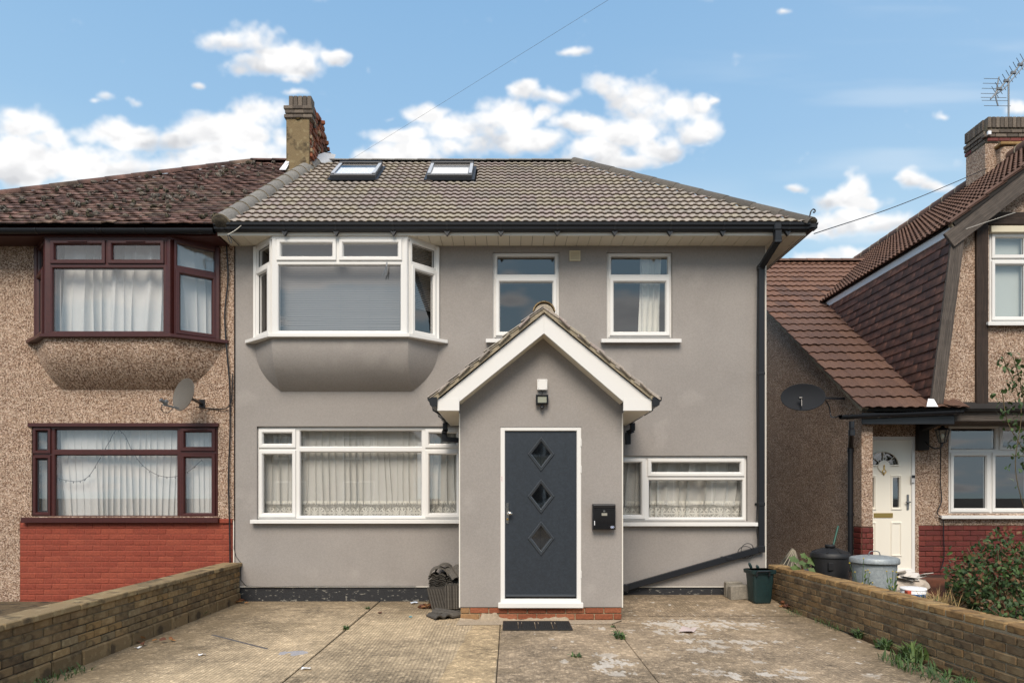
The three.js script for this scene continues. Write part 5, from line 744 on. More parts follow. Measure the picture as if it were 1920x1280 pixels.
  for (const t of [0.72, 1.57, 2.42]) part('glazing_bar', bar(V(m0, dy(875) + 0.02, zd - 0.008), V(m0 + 0.225 * Math.cos(t), dy(875) + 0.02 + 0.205 * Math.sin(t), zd - 0.008), 0.011, 0.02), cream, fd);
  part('fan_trim', [lathe([[0, 0], [0.075, 0], [0.09, 0.01], [0.09, 0.02], [0, 0.02]], 24).rotateX(Math.PI / 2).translate(m0, dy(875) + 0.01, zd)], cream, fd);
  part('knocker', [mv(fin(new THREE.TorusGeometry(0.028, 0.007, 8, 20)), m0, dy(884), zd + 0.02), mv(cb(0.03, 0.05, 0.02), m0, dy(877), zd + 0.014), mv(fin(new THREE.SphereGeometry(0.013, 10, 8)), m0, dy(873), zd + 0.02), mv(cb(0.02, 0.03, 0.02), m0, dy(889), zd + 0.014)], M.brass, fd);
  part('letter_plate', box(m0 - 0.15, dy(970), zd + 0.001, m0 + 0.14, dy(961.5), zd + 0.014, 0.004), M.brass, fd);
  part('handle', [mv(cb(0.032, 0.23, 0.01), x1 - 0.12, dy(941), zd + 0.012), mv(cb(0.08, 0.02, 0.02, 0.006), x1 - 0.13, dy(941), zd + 0.04), mv(fin(new THREE.SphereGeometry(0.018, 10, 8)), x1 - 0.12, dy(941), zd + 0.035)], M.metalGrey, fd);
  part('threshold', box(x0 - 0.02, 0.27, -DD - 0.1, x1 + 0.02, dy(1073), -DD + 0.03), M.white, fd);
  solo('doorbell', [mv(cb(0.05, 0.12, 0.025, 0.006), dx(1710), dy(898), zd + 0.035)], mat([0.55, 0.55, 0.56], 0.4), 'grey video doorbell on the frame of the white side door', 'doorbell'); part('lens', mv(cb(0.048, 0.045, 0.004, 0.003), dx(1710), dy(893.5), zd + 0.049), M.black, scene.children.at(-1));
  // chimney
  const ch = new THREE.Group(); ch.name = 'chimney'; rh.add(ch); const cz = 13.0, cX = PX(1853, cz), cB = 13.56, cT = PY(222, cz), wd = 1.5;
  part('stack', box(cX - 0.04, 6.6, -cB - 0.02, cX + wd, PY(268, cz), -cz + 0.005, 0.02), M.dash, ch);
  part('crown', box(cX - 0.02, PY(268, cz) + 0.001, -cB - 0.03, cX + wd, cT - 0.12, -cz + 0.005), M.mortarGrey, ch);
  for (let r = 0; r < 3; r++) { for (let k = 0; k < 6; k++) { const q = part('brick', pick(brickVariants(0.205, 0.062, 0.1)), r === 0 && k < 4 ? M.maroon[k % 3] : M.soot[(k + r) % 4], ch); q.position.set(cX + 0.09 + k * 0.215 - (r % 2) * 0.07, PY(264, cz) + r * 0.073 + 0.02, -cz - 0.03 + 0.012 * r); } for (let k = 0; k < 3; k++) { const q = part('brick', pick(brickVariants(0.1, 0.062, 0.19)), r === 0 && k === 2 ? M.maroon[0] : M.soot[(k * 2 + r) % 4], ch); q.position.set(cX + 0.02 - 0.012 * r, PY(264, cz) + r * 0.073 + 0.02, -cz - 0.13 - k * 0.2); } }
  for (let k = 0; k < 17; k++) { const q = part('brick', pick(brickVariants(0.068, 0.205, 0.12)), M.soot[(k * 3) % 4], ch); q.position.set(cX + 0.02 + k * 0.078, cT - 0.08, -cz - 0.03); }
  for (let k = 0; k < 7; k++) { const q = part('brick', pick(brickVariants(0.12, 0.205, 0.068)), M.soot[(k * 3 + 1) % 4], ch); q.position.set(cX + 0.02, cT - 0.08, -cz - 0.12 - k * 0.076); }
  part('shoulder', [box(cX + 0.16, PY(345, cz), -cz - 0.1, cX + wd, PY(278, cz), -cz + 0.16, 0.05)], M.dash, ch); part('ledge', box(cX + 0.12, PY(280, cz), -cz - 0.1, cX + wd, PY(274, cz), -cz + 0.19, 0.012), M.stockTop[0], ch);
  part('dark_panel', [0, 1, 2, 3].map((k) => box(cX + 0.42 + k * 0.12, PY(300, cz), -cz + 0.165, cX + 0.52 + k * 0.12, PY(281, cz), -cz + 0.20)), M.gutter, ch);
  part('chimney_pot', [lathe([[0.13, 0], [0.15, 0.03], [0.15, 0.07], [0.11, 0.10], [0.10, 0.03]], 24).rotateX(0.2).rotateZ(0.25).translate(PX(1888, cz + 0.3), cT - 0.01, -cz - 0.3)], M.ridgeDark[2], ch);
  part('flashing', new MB().tube2([V(cX - 0.05, 7.36, -cB), V(cX - 0.05, 7.47, -cB), V(cX, 7.5, -cB), V(cX, 7.38, -cB)], [V(cX - 0.05, 7.36, -cz + 0.06), V(cX - 0.05, 7.47, -cz + 0.06), V(cX, 7.5, -cz + 0.06), V(cX, 7.38, -cz + 0.06)]).tube2([V(cX - 0.06, 7.36, -cz + 0.01), V(cX - 0.06, 7.46, -cz + 0.01), V(cX + 0.75, 8.08, -cz + 0.01), V(cX + 0.75, 7.98, -cz + 0.01)], [V(cX - 0.06, 7.36, -cz + 0.05), V(cX - 0.06, 7.46, -cz + 0.05), V(cX + 0.75, 8.08, -cz + 0.05), V(cX + 0.75, 7.98, -cz + 0.05)]).geo(), M.leadPale, ch);
  part('insulator', mv(cb(0.06, 0.07, 0.05), cX - 0.01, PY(252, cz), -cz + 0.05), M.paper, ch);
}

// ---------- low garden walls ----------
{
  const mk = (name, label, len, X, face, top) => { const w = thing(name, label, 'garden wall', V(X, 0, -9.55), null, face > 0 ? Math.PI / 2 : -Math.PI / 2); return w; };
  // left: local x runs toward the camera when turned by -90 degrees
  const L = 6.4, lw = thing('garden_wall', 'low stock-brick wall with grey concrete coping in front of the red painted brick', 'garden wall', V(-3.74, 0, -9.58), null, Math.PI / 2);   // local +x -> -z, so build with negative x
  part('mortar_core', box(-L, -0.1, -0.215, 0, 0.49, -0.008, 0.002), M.mortarGrey, lw);
  layBricks(lw, { x0: -L, x1: 0, y0: 0.135, courses: 5, bl: 0.217, bh: 0.064, joint: 0.0085, z: 0, d: 0.06, rough: 0.006, mat: (x, y) => fbm(x * 1.3, y * 5, 3) > 0.42 ? pick(M.stock) : pick(M.stockDark) });
  const lowBlocks = shades([[0.40, 0.325, 0.23], [0.34, 0.275, 0.195], [0.46, 0.37, 0.26]], 0.95, { map: T.mossy, bumpMap: T.grainB, bumpScale: 0.006 }); for (let x = 0; x > -L; x -= 0.395) { const q = part('base_block', cb(0.383, 0.150, 0.1, 0.012, x, 0), pick(lowBlocks), lw); q.position.set(x - 0.195, 0.055, -0.036 + rr(0, 0.012)); q.rotation.z = rr(-0.012, 0.012); }
  for (let x = 0.02, k = 0; x > -L; x -= 0.905, k++) { const q = part('coping', cb(0.895, 0.052, 0.27, 0.008, x, k), M.coping[k % 3], lw); q.position.set(x - 0.45, 0.517 + rr(-0.002, 0.003), -0.105); q.rotation.z = rr(-0.004, 0.004); }
  const rw = thing('garden_wall', 'low weathered brick wall beside the green caddy and the dustbins', 'garden wall', V(3.56, 0, -9.5), null, -Math.PI / 2);   // local +x -> +z
  rw.rotation.y = -Math.PI / 2 + 0.045;
  part('mortar_core', box(0, -0.1, -0.20, L, 0.505, -0.008, 0.002), M.mortar, rw);
  layBricks(rw, { x0: 0, x1: L, y0: 0.0, courses: 6, bl: 0.217, bh: 0.066, joint: 0.0085, z: 0, d: 0.06, rough: 0.007, mat: () => pick(M.stockDark) });
  for (let x = 0; x < L; x += 0.2255) { const q = part('brick', pick(brickVariants(0.217, 0.068, 0.215, 0.012)), pick(M.stockTop), rw); q.position.set(x + 0.108, 0.485 + rr(-0.004, 0.006), -0.106); q.rotation.set(rr(-0.02, 0.02), rr(-0.01, 0.01), rr(-0.015, 0.015)); }
}
// ---------- things fixed to the houses ----------
{
  const dp = 8.1;
  const jb = thing('junction_box', 'small white square junction box on the porch above the floodlight', 'junction box', P3(1016.5, 722, dp)); part('lid', [mv(cb(0.112, 0.118, 0.04, 0.006), 0, 0, 0.02), mv(cb(0.118, 0.124, 0.012, 0.003), 0, 0, 0.046)], M.white, jb); for (const [a, b] of [[-1, -1], [1, -1], [1, 1], [-1, 1]]) part('screw', mv(cyl(0.004, 0.004, 0.003, 8), a * 0.044, b * 0.047, 0.0535, 0, Math.PI / 2), M.metalGrey, jb);
  const fl = thing('floodlight', 'small black floodlight with a sensor above the grey front door', 'floodlight', P3(1016, 751, dp)); part('housing', ring(-0.072, -0.052, 0.072, 0.062, [[0, 0.03], [0, 0.075], [0.012, 0.085], [0.02, 0.078], [0.02, 0.03]]), M.black, fl); part('back', [box(-0.07, -0.05, 0.0, 0.07, 0.06, 0.055, 0.01), mv(cb(0.05, 0.03, 0.07), 0, -0.01, 0.0)], M.black, fl); part('lens', box(-0.055, -0.034, 0.06, 0.055, 0.044, 0.07), mat([0.30, 0.31, 0.25], 0.15), fl);
  part('sensor', [mv(cb(0.025, 0.03, 0.03), 0, -0.062, 0.05), mv(cb(0.055, 0.022, 0.05, 0.008), 0, -0.082, 0.055), mv(fin(new THREE.SphereGeometry(0.02, 12, 8)), 0, -0.09, 0.07)], M.black, fl); part('cable', tube([V(-0.005, 0.13, 0.02), V(-0.008, 0.11, 0.03), V(0.008, 0.09, 0.03), V(0.0, 0.06, 0.03)], 0.004, 16, 5), M.black, fl);
  const lb = thing('letterbox', 'black metal letterbox on the porch wall to the right of the door', 'letterbox', P3(1131, 968.5, dp)); part('body', [mv(cb(0.265, 0.30, 0.09, 0.006), 0, 0, 0.046)], M.black, lb);
  const gloss = mat([0.008, 0.008, 0.009], 0.12, { clearcoat: 1 }); part('front_panel', mv(cb(0.245, 0.235, 0.008, 0.006), 0, -0.025, 0.093), gloss, lb); part('flap', [mv(cb(0.262, 0.045, 0.02, 0.008), 0, 0.122, 0.093, 0, 0.25), mv(cb(0.22, 0.006, 0.008, 0.002), 0, 0.093, 0.104)], M.black, lb); part('lock', mv(cyl(0.012, 0.012, 0.01, 16), 0, 0.068, 0.10, 0, Math.PI / 2), M.chrome, lb);
  const cv = document.createElement('canvas'); cv.width = 128; cv.height = 64; const c = cv.getContext('2d'); c.fillStyle = '#e8eef5'; c.fillRect(0, 0, 128, 64); c.fillStyle = '#27447e'; c.beginPath(); c.ellipse(64, 32, 58, 27, 0, 0, 7); c.fill(); c.fillStyle = '#fff'; c.font = 'italic bold 34px sans-serif'; c.fillText('SAC', 30, 44); const ct = new THREE.CanvasTexture(cv); ct.colorSpace = THREE.SRGBColorSpace;
  const bg = new THREE.CylinderGeometry(0.022, 0.022, 0.003, 24); bg.rotateX(Math.PI / 2).scale(1, 0.62, 1); { const p = bg.attributes.position, u = bg.attributes.uv; for (let i = 0; i < p.count; i++) u.setXY(i, p.getX(i) / 0.044 + 0.5, p.getY(i) / 0.0273 + 0.5); } bg.translate(0.094, -0.117, 0.098); part('badge', bg, new THREE.MeshStandardMaterial({ map: ct, roughness: 0.4 }), lb);
  part('name_plate', mv(cb(0.065, 0.03, 0.004, 0.002), 0.002, 0.030, 0.098), mat([0.45, 0.43, 0.36], 0.35, { metalness: 0.5 }), lb); part('label_strip', mv(cb(0.008, 0.05, 0.003, 0.001), -0.112, -0.07, 0.098), M.paper, lb);

  // satellite dishes
  const dish = (name, label, pos, w, h, m, yaw, pitch) => { const d = thing(name, label, 'satellite dish', pos), g = new THREE.Group(); g.name = 'reflector'; d.add(g); g.rotation.set(pitch, yaw, 0, 'YXZ'); const pts = [], back = []; for (let k = 0; k <= 10; k++) { const r = k / 10; pts.push([Math.max(r, 1e-3), 0.20 * r * r]); back.push([Math.max(r, 1e-3), 0.20 * r * r - 0.03]); } const prof = [...pts, [1.03, 0.21], [1.03, 0.17], ...back.reverse()]; part('bowl', lathe(prof, 40).rotateX(Math.PI / 2).scale(w / 2, h / 2, w / 2), m, g); part('arm', [bar(V(0, -h * 0.46, 0.06), V(0, -h * 0.52, w * 0.72), 0.022, 0.016, V(1, 0, 0)), mv(cyl(0.024, 0.020, 0.10, 14), 0, -h * 0.44, w * 0.72, 0, Math.PI / 2 - 0.3), mv(cyl(0.030, 0.030, 0.03, 14), 0, -h * 0.41, w * 0.64, 0, Math.PI / 2 - 0.3)], M.metalGrey, g); return [d, g]; };
  const [d1, g1] = dish('satellite_dish', 'weathered brown-grey satellite dish turned sideways on the pebble-dashed wall', P3(348, 741, 9.18), 0.40, 0.44, mat([0.17, 0.15, 0.125], 0.55, { map: T.grain }), -0.50, -0.22); part('wall_bracket', [bar(V(0.02, -0.02, -0.05), V(0.03, -0.06, -0.40), 0.03, 0.03), mv(cb(0.08, 0.12, 0.015), 0.03, -0.06, -0.41)], M.black, d1);
  const [d2, g2] = dish('satellite_dish', 'black oval satellite dish on the dark flank wall of the tile-hung house', P3(1505, 747, 10.2), 0.60, 0.41, M.dishDark, -0.25, -0.25); g2.children[1].visible = true; part('wall_bracket', [bar(V(0.20, 0.02, -0.06), V(0.70, 0.02, -0.16), 0.03, 0.03), mv(cb(0.10, 0.10, 0.05), 0.30, 0.02, -0.06)], M.black, d2);
  g2.remove(g2.children[1]); part('arm', [bar(V(-0.03, -0.10, 0.04), V(-0.03, -0.02, 0.10), 0.02, 0.02, V(1, 0, 0)), bar(V(-0.03, -0.16, 0.10), V(-0.03, -0.05, 0.10), 0.022, 0.02, V(1, 0, 0)), mv(cb(0.05, 0.03, 0.04), -0.04, -0.03, 0.10)], M.black, g2);

  // lantern on the timber bracket
  const ln = thing('wall_lantern', 'black six-sided coach lantern by the right-hand house window', 'lantern', P3(1768, 816, 10.15)); part('cage', [lathe([[0, 0.15], [0.02, 0.14], [0.03, 0.12], [0.10, 0.085], [0.105, 0.075], [0, 0.075]], 6), lathe([[0, -0.12], [0.04, -0.115], [0.045, -0.10], [0, -0.10]], 6), ...[0, 1, 2, 3, 4, 5].map((k) => { const a = k * Math.PI / 3; return bar(V(Math.sin(a) * 0.045, -0.105, Math.cos(a) * 0.045), V(Math.sin(a) * 0.092, 0.078, Math.cos(a) * 0.092), 0.010, 0.010, V(0.3, 0, 1)); })], M.black, ln); part('glass', cyl(0.088, 0.043, 0.18, 6, true).translate(0, -0.012, 0), mat([0.8, 0.8, 0.75], 0.1, { transmission: 0.9, thickness: 0 }), ln); part('bulb', mv(fin(new THREE.SphereGeometry(0.024, 12, 10)).scale(1, 1.5, 1), 0, -0.01, 0), mat([0.8, 0.78, 0.7], 0.3), ln);
  part('bracket', tube([V(0, -0.12, 0), V(-0.02, -0.17, 0), V(-0.08, -0.19, -0.05), V(-0.13, -0.14, -0.12), V(-0.13, -0.08, -0.2)], 0.011, 24, 6), M.black, ln);
  // aerial
  const ae = thing('tv_aerial', 'tall television aerial on a mast above the pebble-dashed chimney', 'aerial', V(0, 0, 0)), D = 13.2, q = (p, y) => P3(p, y, D); part('mast', tube([q(1892, 232), q(1892, 150)], 0.016, 4, 8, false), M.metalGrey, ae); part('boom', [tube([q(1858, 186), q(1925, 108)], 0.014, 4, 6, false), tube([q(1864, 178), q(1880, 170), q(1922, 122)], 0.010, 12, 6, false)], M.metalGrey, ae);
  part('reflector', [tube([q(1874, 144), q(1867, 180), q(1872, 198)], 0.012, 8, 6, false), ...[[1846, 1874, 147], [1844, 1876, 156], [1842, 1874, 165.5], [1840, 1873, 175], [1840, 1888, 182.5], [1842, 1890, 188], [1846, 1896, 198]].map(([a, b, y]) => tube([q(a, y), V().copy(q(b, y + 0.5))], 0.005, 2, 5, false))], M.metalGrey, ae);
  for (let k = 0; k < 9; k++) { const x = 1868 + k * 6.6, y = 174 - k * 7.6; part('element', [tube([V().copy(q(x - 16, y - 5)).setZ(-D + 0.12), V().copy(q(x + 14, y + 3)).setZ(-D - 0.12)], 0.005, 2, 5, false), ...(k % 2 ? [mv(cb(0.10, 0.05, 0.04), PX(x, D), PY(y, D), -D)] : [])], M.metalGrey, ae); }
  // cables
  const wire = (pts, r, label, m = M.black) => solo('cable', tube(pts, r, 60, 5), m, label, 'cable');
  { const a = P3(650, 304, 12.02), b = P3(1140, 0, 8), e = V().copy(b).sub(a); wire([a, V().copy(a).addScaledVector(e, 0.5), b, V().copy(a).addScaledVector(e, 4.5)], 0.0018, 'thin overhead wire rising from the ridge of the grey house across the sky', M.metalGrey); }
  wire([P3(1527, 438, 9.1), P3(1680, 387, 11), P3(1816, 331, 12.9), P3(1850, 316, 13.0)], 0.007, 'overhead cable from the eaves of the grey house to the far chimney');
  wire([P3(424, 455, 9.57), P3(427, 520, 9.57), P3(421, 590, 9.57), P3(425, 660, 9.57), P3(430, 720, 9.57), P3(431, 800, 9.57), P3(428, 900, 9.57), P3(430, 980, 9.56), P3(431, 1060, 9.56)], 0.011, 'thick black cable down the pebble-dashed wall beside the grey house');
  wire([P3(368, 763, 9.3), P3(385, 765, 9.57), P3(424, 765, 9.57), P3(432, 755, 9.57), P3(436, 700, 9.57)], 0.008, 'black lead running from the weathered dish to the wall cable');
  wire([P3(304, 758, 9.0), P3(302, 768, 9.0), P3(312, 774, 9.05), P3(328, 762, 9.1)], 0.005, 'short drooping lead under the weathered dish');
  wire([P3(440, 470, 9.59), P3(440, 700, 9.59), P3(439, 1000, 9.59), P3(440, 1040, 9.59), P3(451, 1052, 9.59), P3(450, 1080, 9.59), P3(454, 1094, 9.59), P3(462, 1098, 9.58), P3(600, 1098.5, 9.58), P3(780, 1098.5, 9.58)], 0.004, 'thin black wire down the joint between the houses and along the plinth');
  wire([P3(455, 420, 9.1), P3(440, 432, 9.1), P3(426, 440, 9.1)], 0.005, 'pale wire from the gutter to the end of the white fascia', M.fascia); wire([P3(426, 440, 9.1), P3(430, 452, 9.1), P3(434, 456, 9.1), P3(432, 446, 9.1), P3(428, 440, 9.1), P3(436, 448, 9.2), P3(448, 460, 9.55)], 0.006, 'black loop of wire knotted under the corner of the white fascia');
  wire([P3(1548, 750, 10.2), P3(1555, 762, 10.3), P3(1558, 778, 10.3), P3(1566, 782, 10), P3(1578, 778, 9.8)], 0.010, 'black lead from the oval dish to the gutter end');
  wire([P3(1765, 826, 10.3), P3(1764, 900, 10.45), P3(1766, 940, 10.45), P3(1758, 962, 10.45), P3(1768, 972, 10.45), P3(1770, 1000, 10.45), P3(1770, 1050, 10.45), P3(1764, 1068, 10.45)], 0.008, 'black cable from the coach lantern down to the red brick');
  wire([P3(1480, 440, 9.3), P3(1600, 0, 9.3)].map((_, i) => [P3(1812, 429, 9.6), P3(1905, 398, 9.6)][i]), 0.003, 'pale cable across the bargeboard above the upper timbered window', M.fascia);
  wire([P3(1421, 520, 9.52), P3(1419, 700, 9.52), P3(1420, 940, 9.52), P3(1418, 990, 9.52), P3(1421, 1010, 9.52)], 0.006, 'black wire clipped along the side of the tall downpipe');
  const coil = []; for (let k = 0; k <= 40; k++) { const t = k / 40 * Math.PI * 4.2; coil.push(P3(1400 + 13 * Math.cos(t) + 3 * Math.sin(t * 0.5), 1033 - 12 * Math.sin(t) - 3 * Math.cos(t * 0.4), 9.52 - 0.02 * Math.sin(t))); } wire(coil, 0.005, 'small coil of thin black wire hanging above the slanting drainpipe');
}

// ---------- loose things ----------
{
  // food caddy
  const fc = thing('food_caddy', 'dark green food waste caddy standing against the right brick wall', 'caddy', V(PX(1425, 9.15), 0.062, -9.15), null, 0.12); fc.scale.set(1.03, 1.10, 1.0);
  const bodyR = (w, d, y) => { const r = 0.035, p = []; for (const [sx, sz, a0] of [[1, 1, 0], [-1, 1, Math.PI / 2], [-1, -1, Math.PI], [1, -1, Math.PI * 1.5]]) for (let k = 0; k <= 4; k++) { const a = a0 + k * Math.PI / 8; p.push(V(sx * (w / 2 - r) + r * Math.cos(a), y, sz * (d / 2 - r) + r * Math.sin(a))); } return p; };
  const loft = (secs, cap) => { const m = new MB(); for (let i = 0; i < secs.length - 1; i++) m.tube2(secs[i].slice().reverse(), secs[i + 1].slice().reverse(), cap && (i === 0 || i === secs.length - 2)); return m.geo(0.6); };
  part('tub', loft([bodyR(0.235, 0.20, 0.02), bodyR(0.285, 0.25, 0.36), bodyR(0.27, 0.235, 0.36), bodyR(0.22, 0.185, 0.04)]), M.binGreen, fc); part('foot', loft([bodyR(0.22, 0.19, 0), bodyR(0.23, 0.2, 0.03)], true), M.binGreen, fc); part('rim', loft([bodyR(0.29, 0.255, 0.345), bodyR(0.325, 0.285, 0.352), bodyR(0.335, 0.295, 0.392), bodyR(0.31, 0.27, 0.398), bodyR(0.27, 0.235, 0.36)]), M.binGreen, fc);
  part('handle', [tube([V(-0.11, 0.335, 0.15), V(-0.108, 0.385, 0.165), V(0.05, 0.388, 0.172), V(0.054, 0.33, 0.152)], 0.009, 20, 6, false), mv(cb(0.022, 0.06, 0.02), -0.11, 0.355, 0.155), mv(cb(0.022, 0.06, 0.02), 0.054, 0.355, 0.155)], M.black, fc); part('lid_hinge', [mv(fin(new THREE.SphereGeometry(0.04, 12, 8)).scale(0.5, 1.2, 0.35), -0.08, 0.43, -0.10, 0, 0, 0.5), mv(fin(new THREE.SphereGeometry(0.04, 12, 8)).scale(0.5, 0.9, 0.35), 0.02, 0.41, -0.10, 0, 0, 0.6), mv(cb(0.10, 0.02, 0.05), 0.06, 0.385, -0.06)], M.binGreen, fc);
  // concrete blocks
  const blk = solo('concrete_block', cb(0.23, 0.215, 0.10, 0.012), M.block[0], 'upright grey concrete block behind, against the plinth beside the caddy', 'concrete block'); blk.position.set(PX(1375, 9.45), 0.19, -9.45); blk.rotation.y = 0.1;
  const b2 = dup(blk, 'front grey concrete block leaning at an angle beside the green caddy', V(PX(1384, 9.3), 0.17, -9.3), 0.18); b2.geometry = cb(0.25, 0.20, 0.11, 0.014, 0.4); b2.rotation.z = 0.05; const b3 = dup(blk, 'narrow concrete block half hidden behind the green caddy', V(PX(1402, 9.32), 0.17, -9.32), 0.5); b3.geometry = cb(0.10, 0.20, 0.1, 0.014, 0.2);
  // door mat
  const dm = thing('door_mat', 'black rubber grid mat in front of the grey front door', 'door mat', V((PX(942, 7.75) + PX(1072, 7.75)) / 2, 0.006, -7.80)); const w = 0.385, h = 0.245; part('frame', [ring(-w, -h, w, h, [[0, 0], [0.002, 0.012], [0.02, 0.016], [0.036, 0.012], [0.038, 0]]), ...[-0.5, 0, 0.5].map((k) => cb(0.03, 2 * h - 0.06, 0.014).translate(k * w, 0, 0.008))].map((g) => g.rotateX(-Math.PI / 2)), M.rubber, dm);
  const ribs = []; for (let p = 0; p < 4; p++) for (let k = 0; k < 10; k++) ribs.push(cb(w / 2 - 0.05, 0.012, 0.008, 0.002).translate(-w * 0.75 + p * w / 2, -h + 0.06 + k * 0.041, 0.006)); for (let k = 0; k < 34; k++) ribs.push(cb(0.006, 2 * h - 0.08, 0.006, 0.001).translate(-w + 0.04 + k * 0.0212, 0, 0.004)); part('mat_panel', [-0.75, -0.25, 0.25, 0.75].map((k) => cb(w / 2 - 0.04, 0.004, 2 * h - 0.07, 0.001).translate(k * w, -0.002, 0)), mat([0.20, 0.165, 0.12], 1, { map: T.blotch }), dm); part('grid', ribs.map((g) => g.rotateX(-Math.PI / 2)), M.rubber, dm, 'stuff');
  // spare roof tiles beside the porch
  const tg = romanTile(0.2285, 0.30, 0.11425, 0.024, 0.014, 0.2, 0.3).translate(-0.114, -0.15, 0), dk = mat([0.125, 0.113, 0.098], 0.9, { map: T.grain, bumpMap: T.grainB, bumpScale: 0.003 }), dk2 = mat([0.175, 0.158, 0.135], 0.9, { map: T.grain, bumpMap: T.grainB, bumpScale: 0.003 });
  const grp = 'dark spare roof tiles piled beside the porch'; let first = null;
  const tile = (pos, e, label, m = dk) => { let t; if (!first) { t = first = solo('spare_roof_tile', tg, m, label, 'roof tile', grp); } else t = dup(first, label); t.material = m; t.position.copy(pos); t.rotation.copy(e); return t; };
  const ord = ['first', 'second', 'third', 'fourth', 'fifth', 'sixth', 'seventh', 'eighth', 'ninth', 'tenth', 'eleventh', 'twelfth']; const E = (x, y, z) => new THREE.Euler(x, y, z, 'YXZ'), flatL = 'spare roof tile lying flat in the rear stack beside the porch', leanL = 'spare roof tile leaning on edge in the front left row beside the porch', upL = 'spare roof tile standing on end in the front right row beside the porch';
  for (let k = 0; k < 12; k++) tile(V(-0.955 + rr(-0.008, 0.008), 0.06 + k * 0.031, -9.28 + rr(-0.01, 0.01)), E(-Math.PI / 2, rr(-0.05, 0.05), 0), ord[k] + ' tile from the bottom of the left rear stack beside the porch', pick([dk, dk2]));
  for (let k = 0; k < 11; k++) tile(V(-0.715 + rr(-0.008, 0.008), 0.06 + k * 0.031, -9.28 + rr(-0.01, 0.01)), E(-Math.PI / 2, rr(-0.05, 0.05), 0), ord[k] + ' tile from the bottom of the right rear stack beside the porch', pick([dk, dk2]));
  for (let k = 0; k < 7; k++) tile(V(-1.02 + k * 0.035, 0.135, -8.93), E(0, Math.PI / 2, 0.0), ord[k] + ' leaning tile from the left in the front row beside the porch', dk).rotation.set(0, Math.PI / 2 + 0.12, -0.0, 'YXZ');
  scene.children.filter((o) => /leaning tile from/.test(o.userData.label ?? '')).forEach((o) => { o.rotateOnWorldAxis(V(0, 0, 1), 0.22); });
  for (let k = 0; k < 7; k++) tile(V(-0.815 + k * 0.036, 0.18, -8.90), E(0, Math.PI / 2 + rr(-0.04, 0.04), 0), ord[k] + ' upright tile from the left in the front row against the porch', pick([dk, dk2]));
  const t0 = tile(V(-0.70, 0.445, -9.18), E(-1.1, 0.15, 0.3), 'tilted spare tile resting on top of the stack against the porch', dk2);
  tile(V(-0.84, 0.022, -8.33), E(-Math.PI / 2, 0.5, 0), 'broken dark tile lying flat on the ground in front of the stacked tiles', dk); tile(V(-0.68, 0.024, -8.42), E(-Math.PI / 2, -0.7, 0), 'second dark tile flat on the ground nearest the porch brickwork', dk2);
  tile(V(-0.78, 0.04, -8.46), E(-Math.PI / 2 + 0.14, 1.4, 0), 'dark tile propped on the two tiles lying flat by the porch', dk);
  const rt = solo('spare_ridge_tile', capTile(0.34, 0.125, 0.018, 1.4).rotateX(-Math.PI / 2), dk2, 'lower half-round ridge tile on top of the spare tile stack', 'ridge tile', grp); rt.position.set(-0.93, 0.415, -9.12); rt.rotation.y = 0.12;
  dup(rt, 'upper half-round ridge tile nested on another over the spare tile stack', V(-0.87, 0.45, -9.20), 0.05);

  // behind the right wall
  const bb = thing('dustbin', 'black plastic dustbin with a domed lid behind the right brick wall', 'dustbin', V(PX(1557, 8.9), 0.03, -8.9)); part('body', lathe([[0.19, 0], [0.20, 0.02], [0.228, 0.66], [0.22, 0.66], [0.19, 0.03], [0, 0.03]], 40), M.binBlack, bb); part('lid', [lathe([[0, 0.77], [0.06, 0.768], [0.13, 0.755], [0.215, 0.715], [0.235, 0.70], [0.243, 0.655], [0.236, 0.65], [0, 0.69]], 40), ...[0, 1, 2, 3, 4, 5, 6, 7].map((k) => bar(V(0.07, 0.772, 0), V(0.225, 0.716, 0), 0.014, 0.012, V(0, 1, 0)).rotateY(k * Math.PI / 4 + 0.2))], M.binBlack, bb); part('knob', lathe([[0, 0.815], [0.055, 0.813], [0.062, 0.80], [0.058, 0.765], [0, 0.765]], 24), M.binBlack, bb); part('handle', mv(cb(0.06, 0.10, 0.05), -0.09, 0.55, 0.20), M.binBlack, bb);
  const gb = thing('dustbin', 'galvanised metal dustbin with a flat lid beside the white side door', 'dustbin', V(PX(1640, 8.25), 0.03, -8.25)); const ribsP = [[0.215, 0]]; for (let k = 0; k < 26; k++) ribsP.push([0.222 + 0.02 * k / 26 + (k % 2 ? 0.003 : 0), 0.03 + k * 0.024]); part('body', lathe([...ribsP, [0.245, 0.655]], 40), M.galv, gb); part('lid', lathe([[0, 0.735], [0.16, 0.728], [0.25, 0.712], [0.270, 0.70], [0.274, 0.655], [0.268, 0.64], [0.262, 0.655], [0.255, 0.69], [0, 0.70]], 44), M.galv, gb);
  part('lid_handle', tube([V(-0.07, 0.735, 0), V(-0.05, 0.775, 0), V(0.05, 0.775, 0), V(0.07, 0.735, 0)], 0.006, 20, 6), M.metalGrey, gb); part('side_handle', tube([V(-0.225, 0.36, 0.06), V(-0.275, 0.36, 0.05), V(-0.30, 0.32, 0.0), V(-0.275, 0.30, -0.04), V(-0.225, 0.30, -0.05)], 0.010, 20, 6), M.galv, gb);
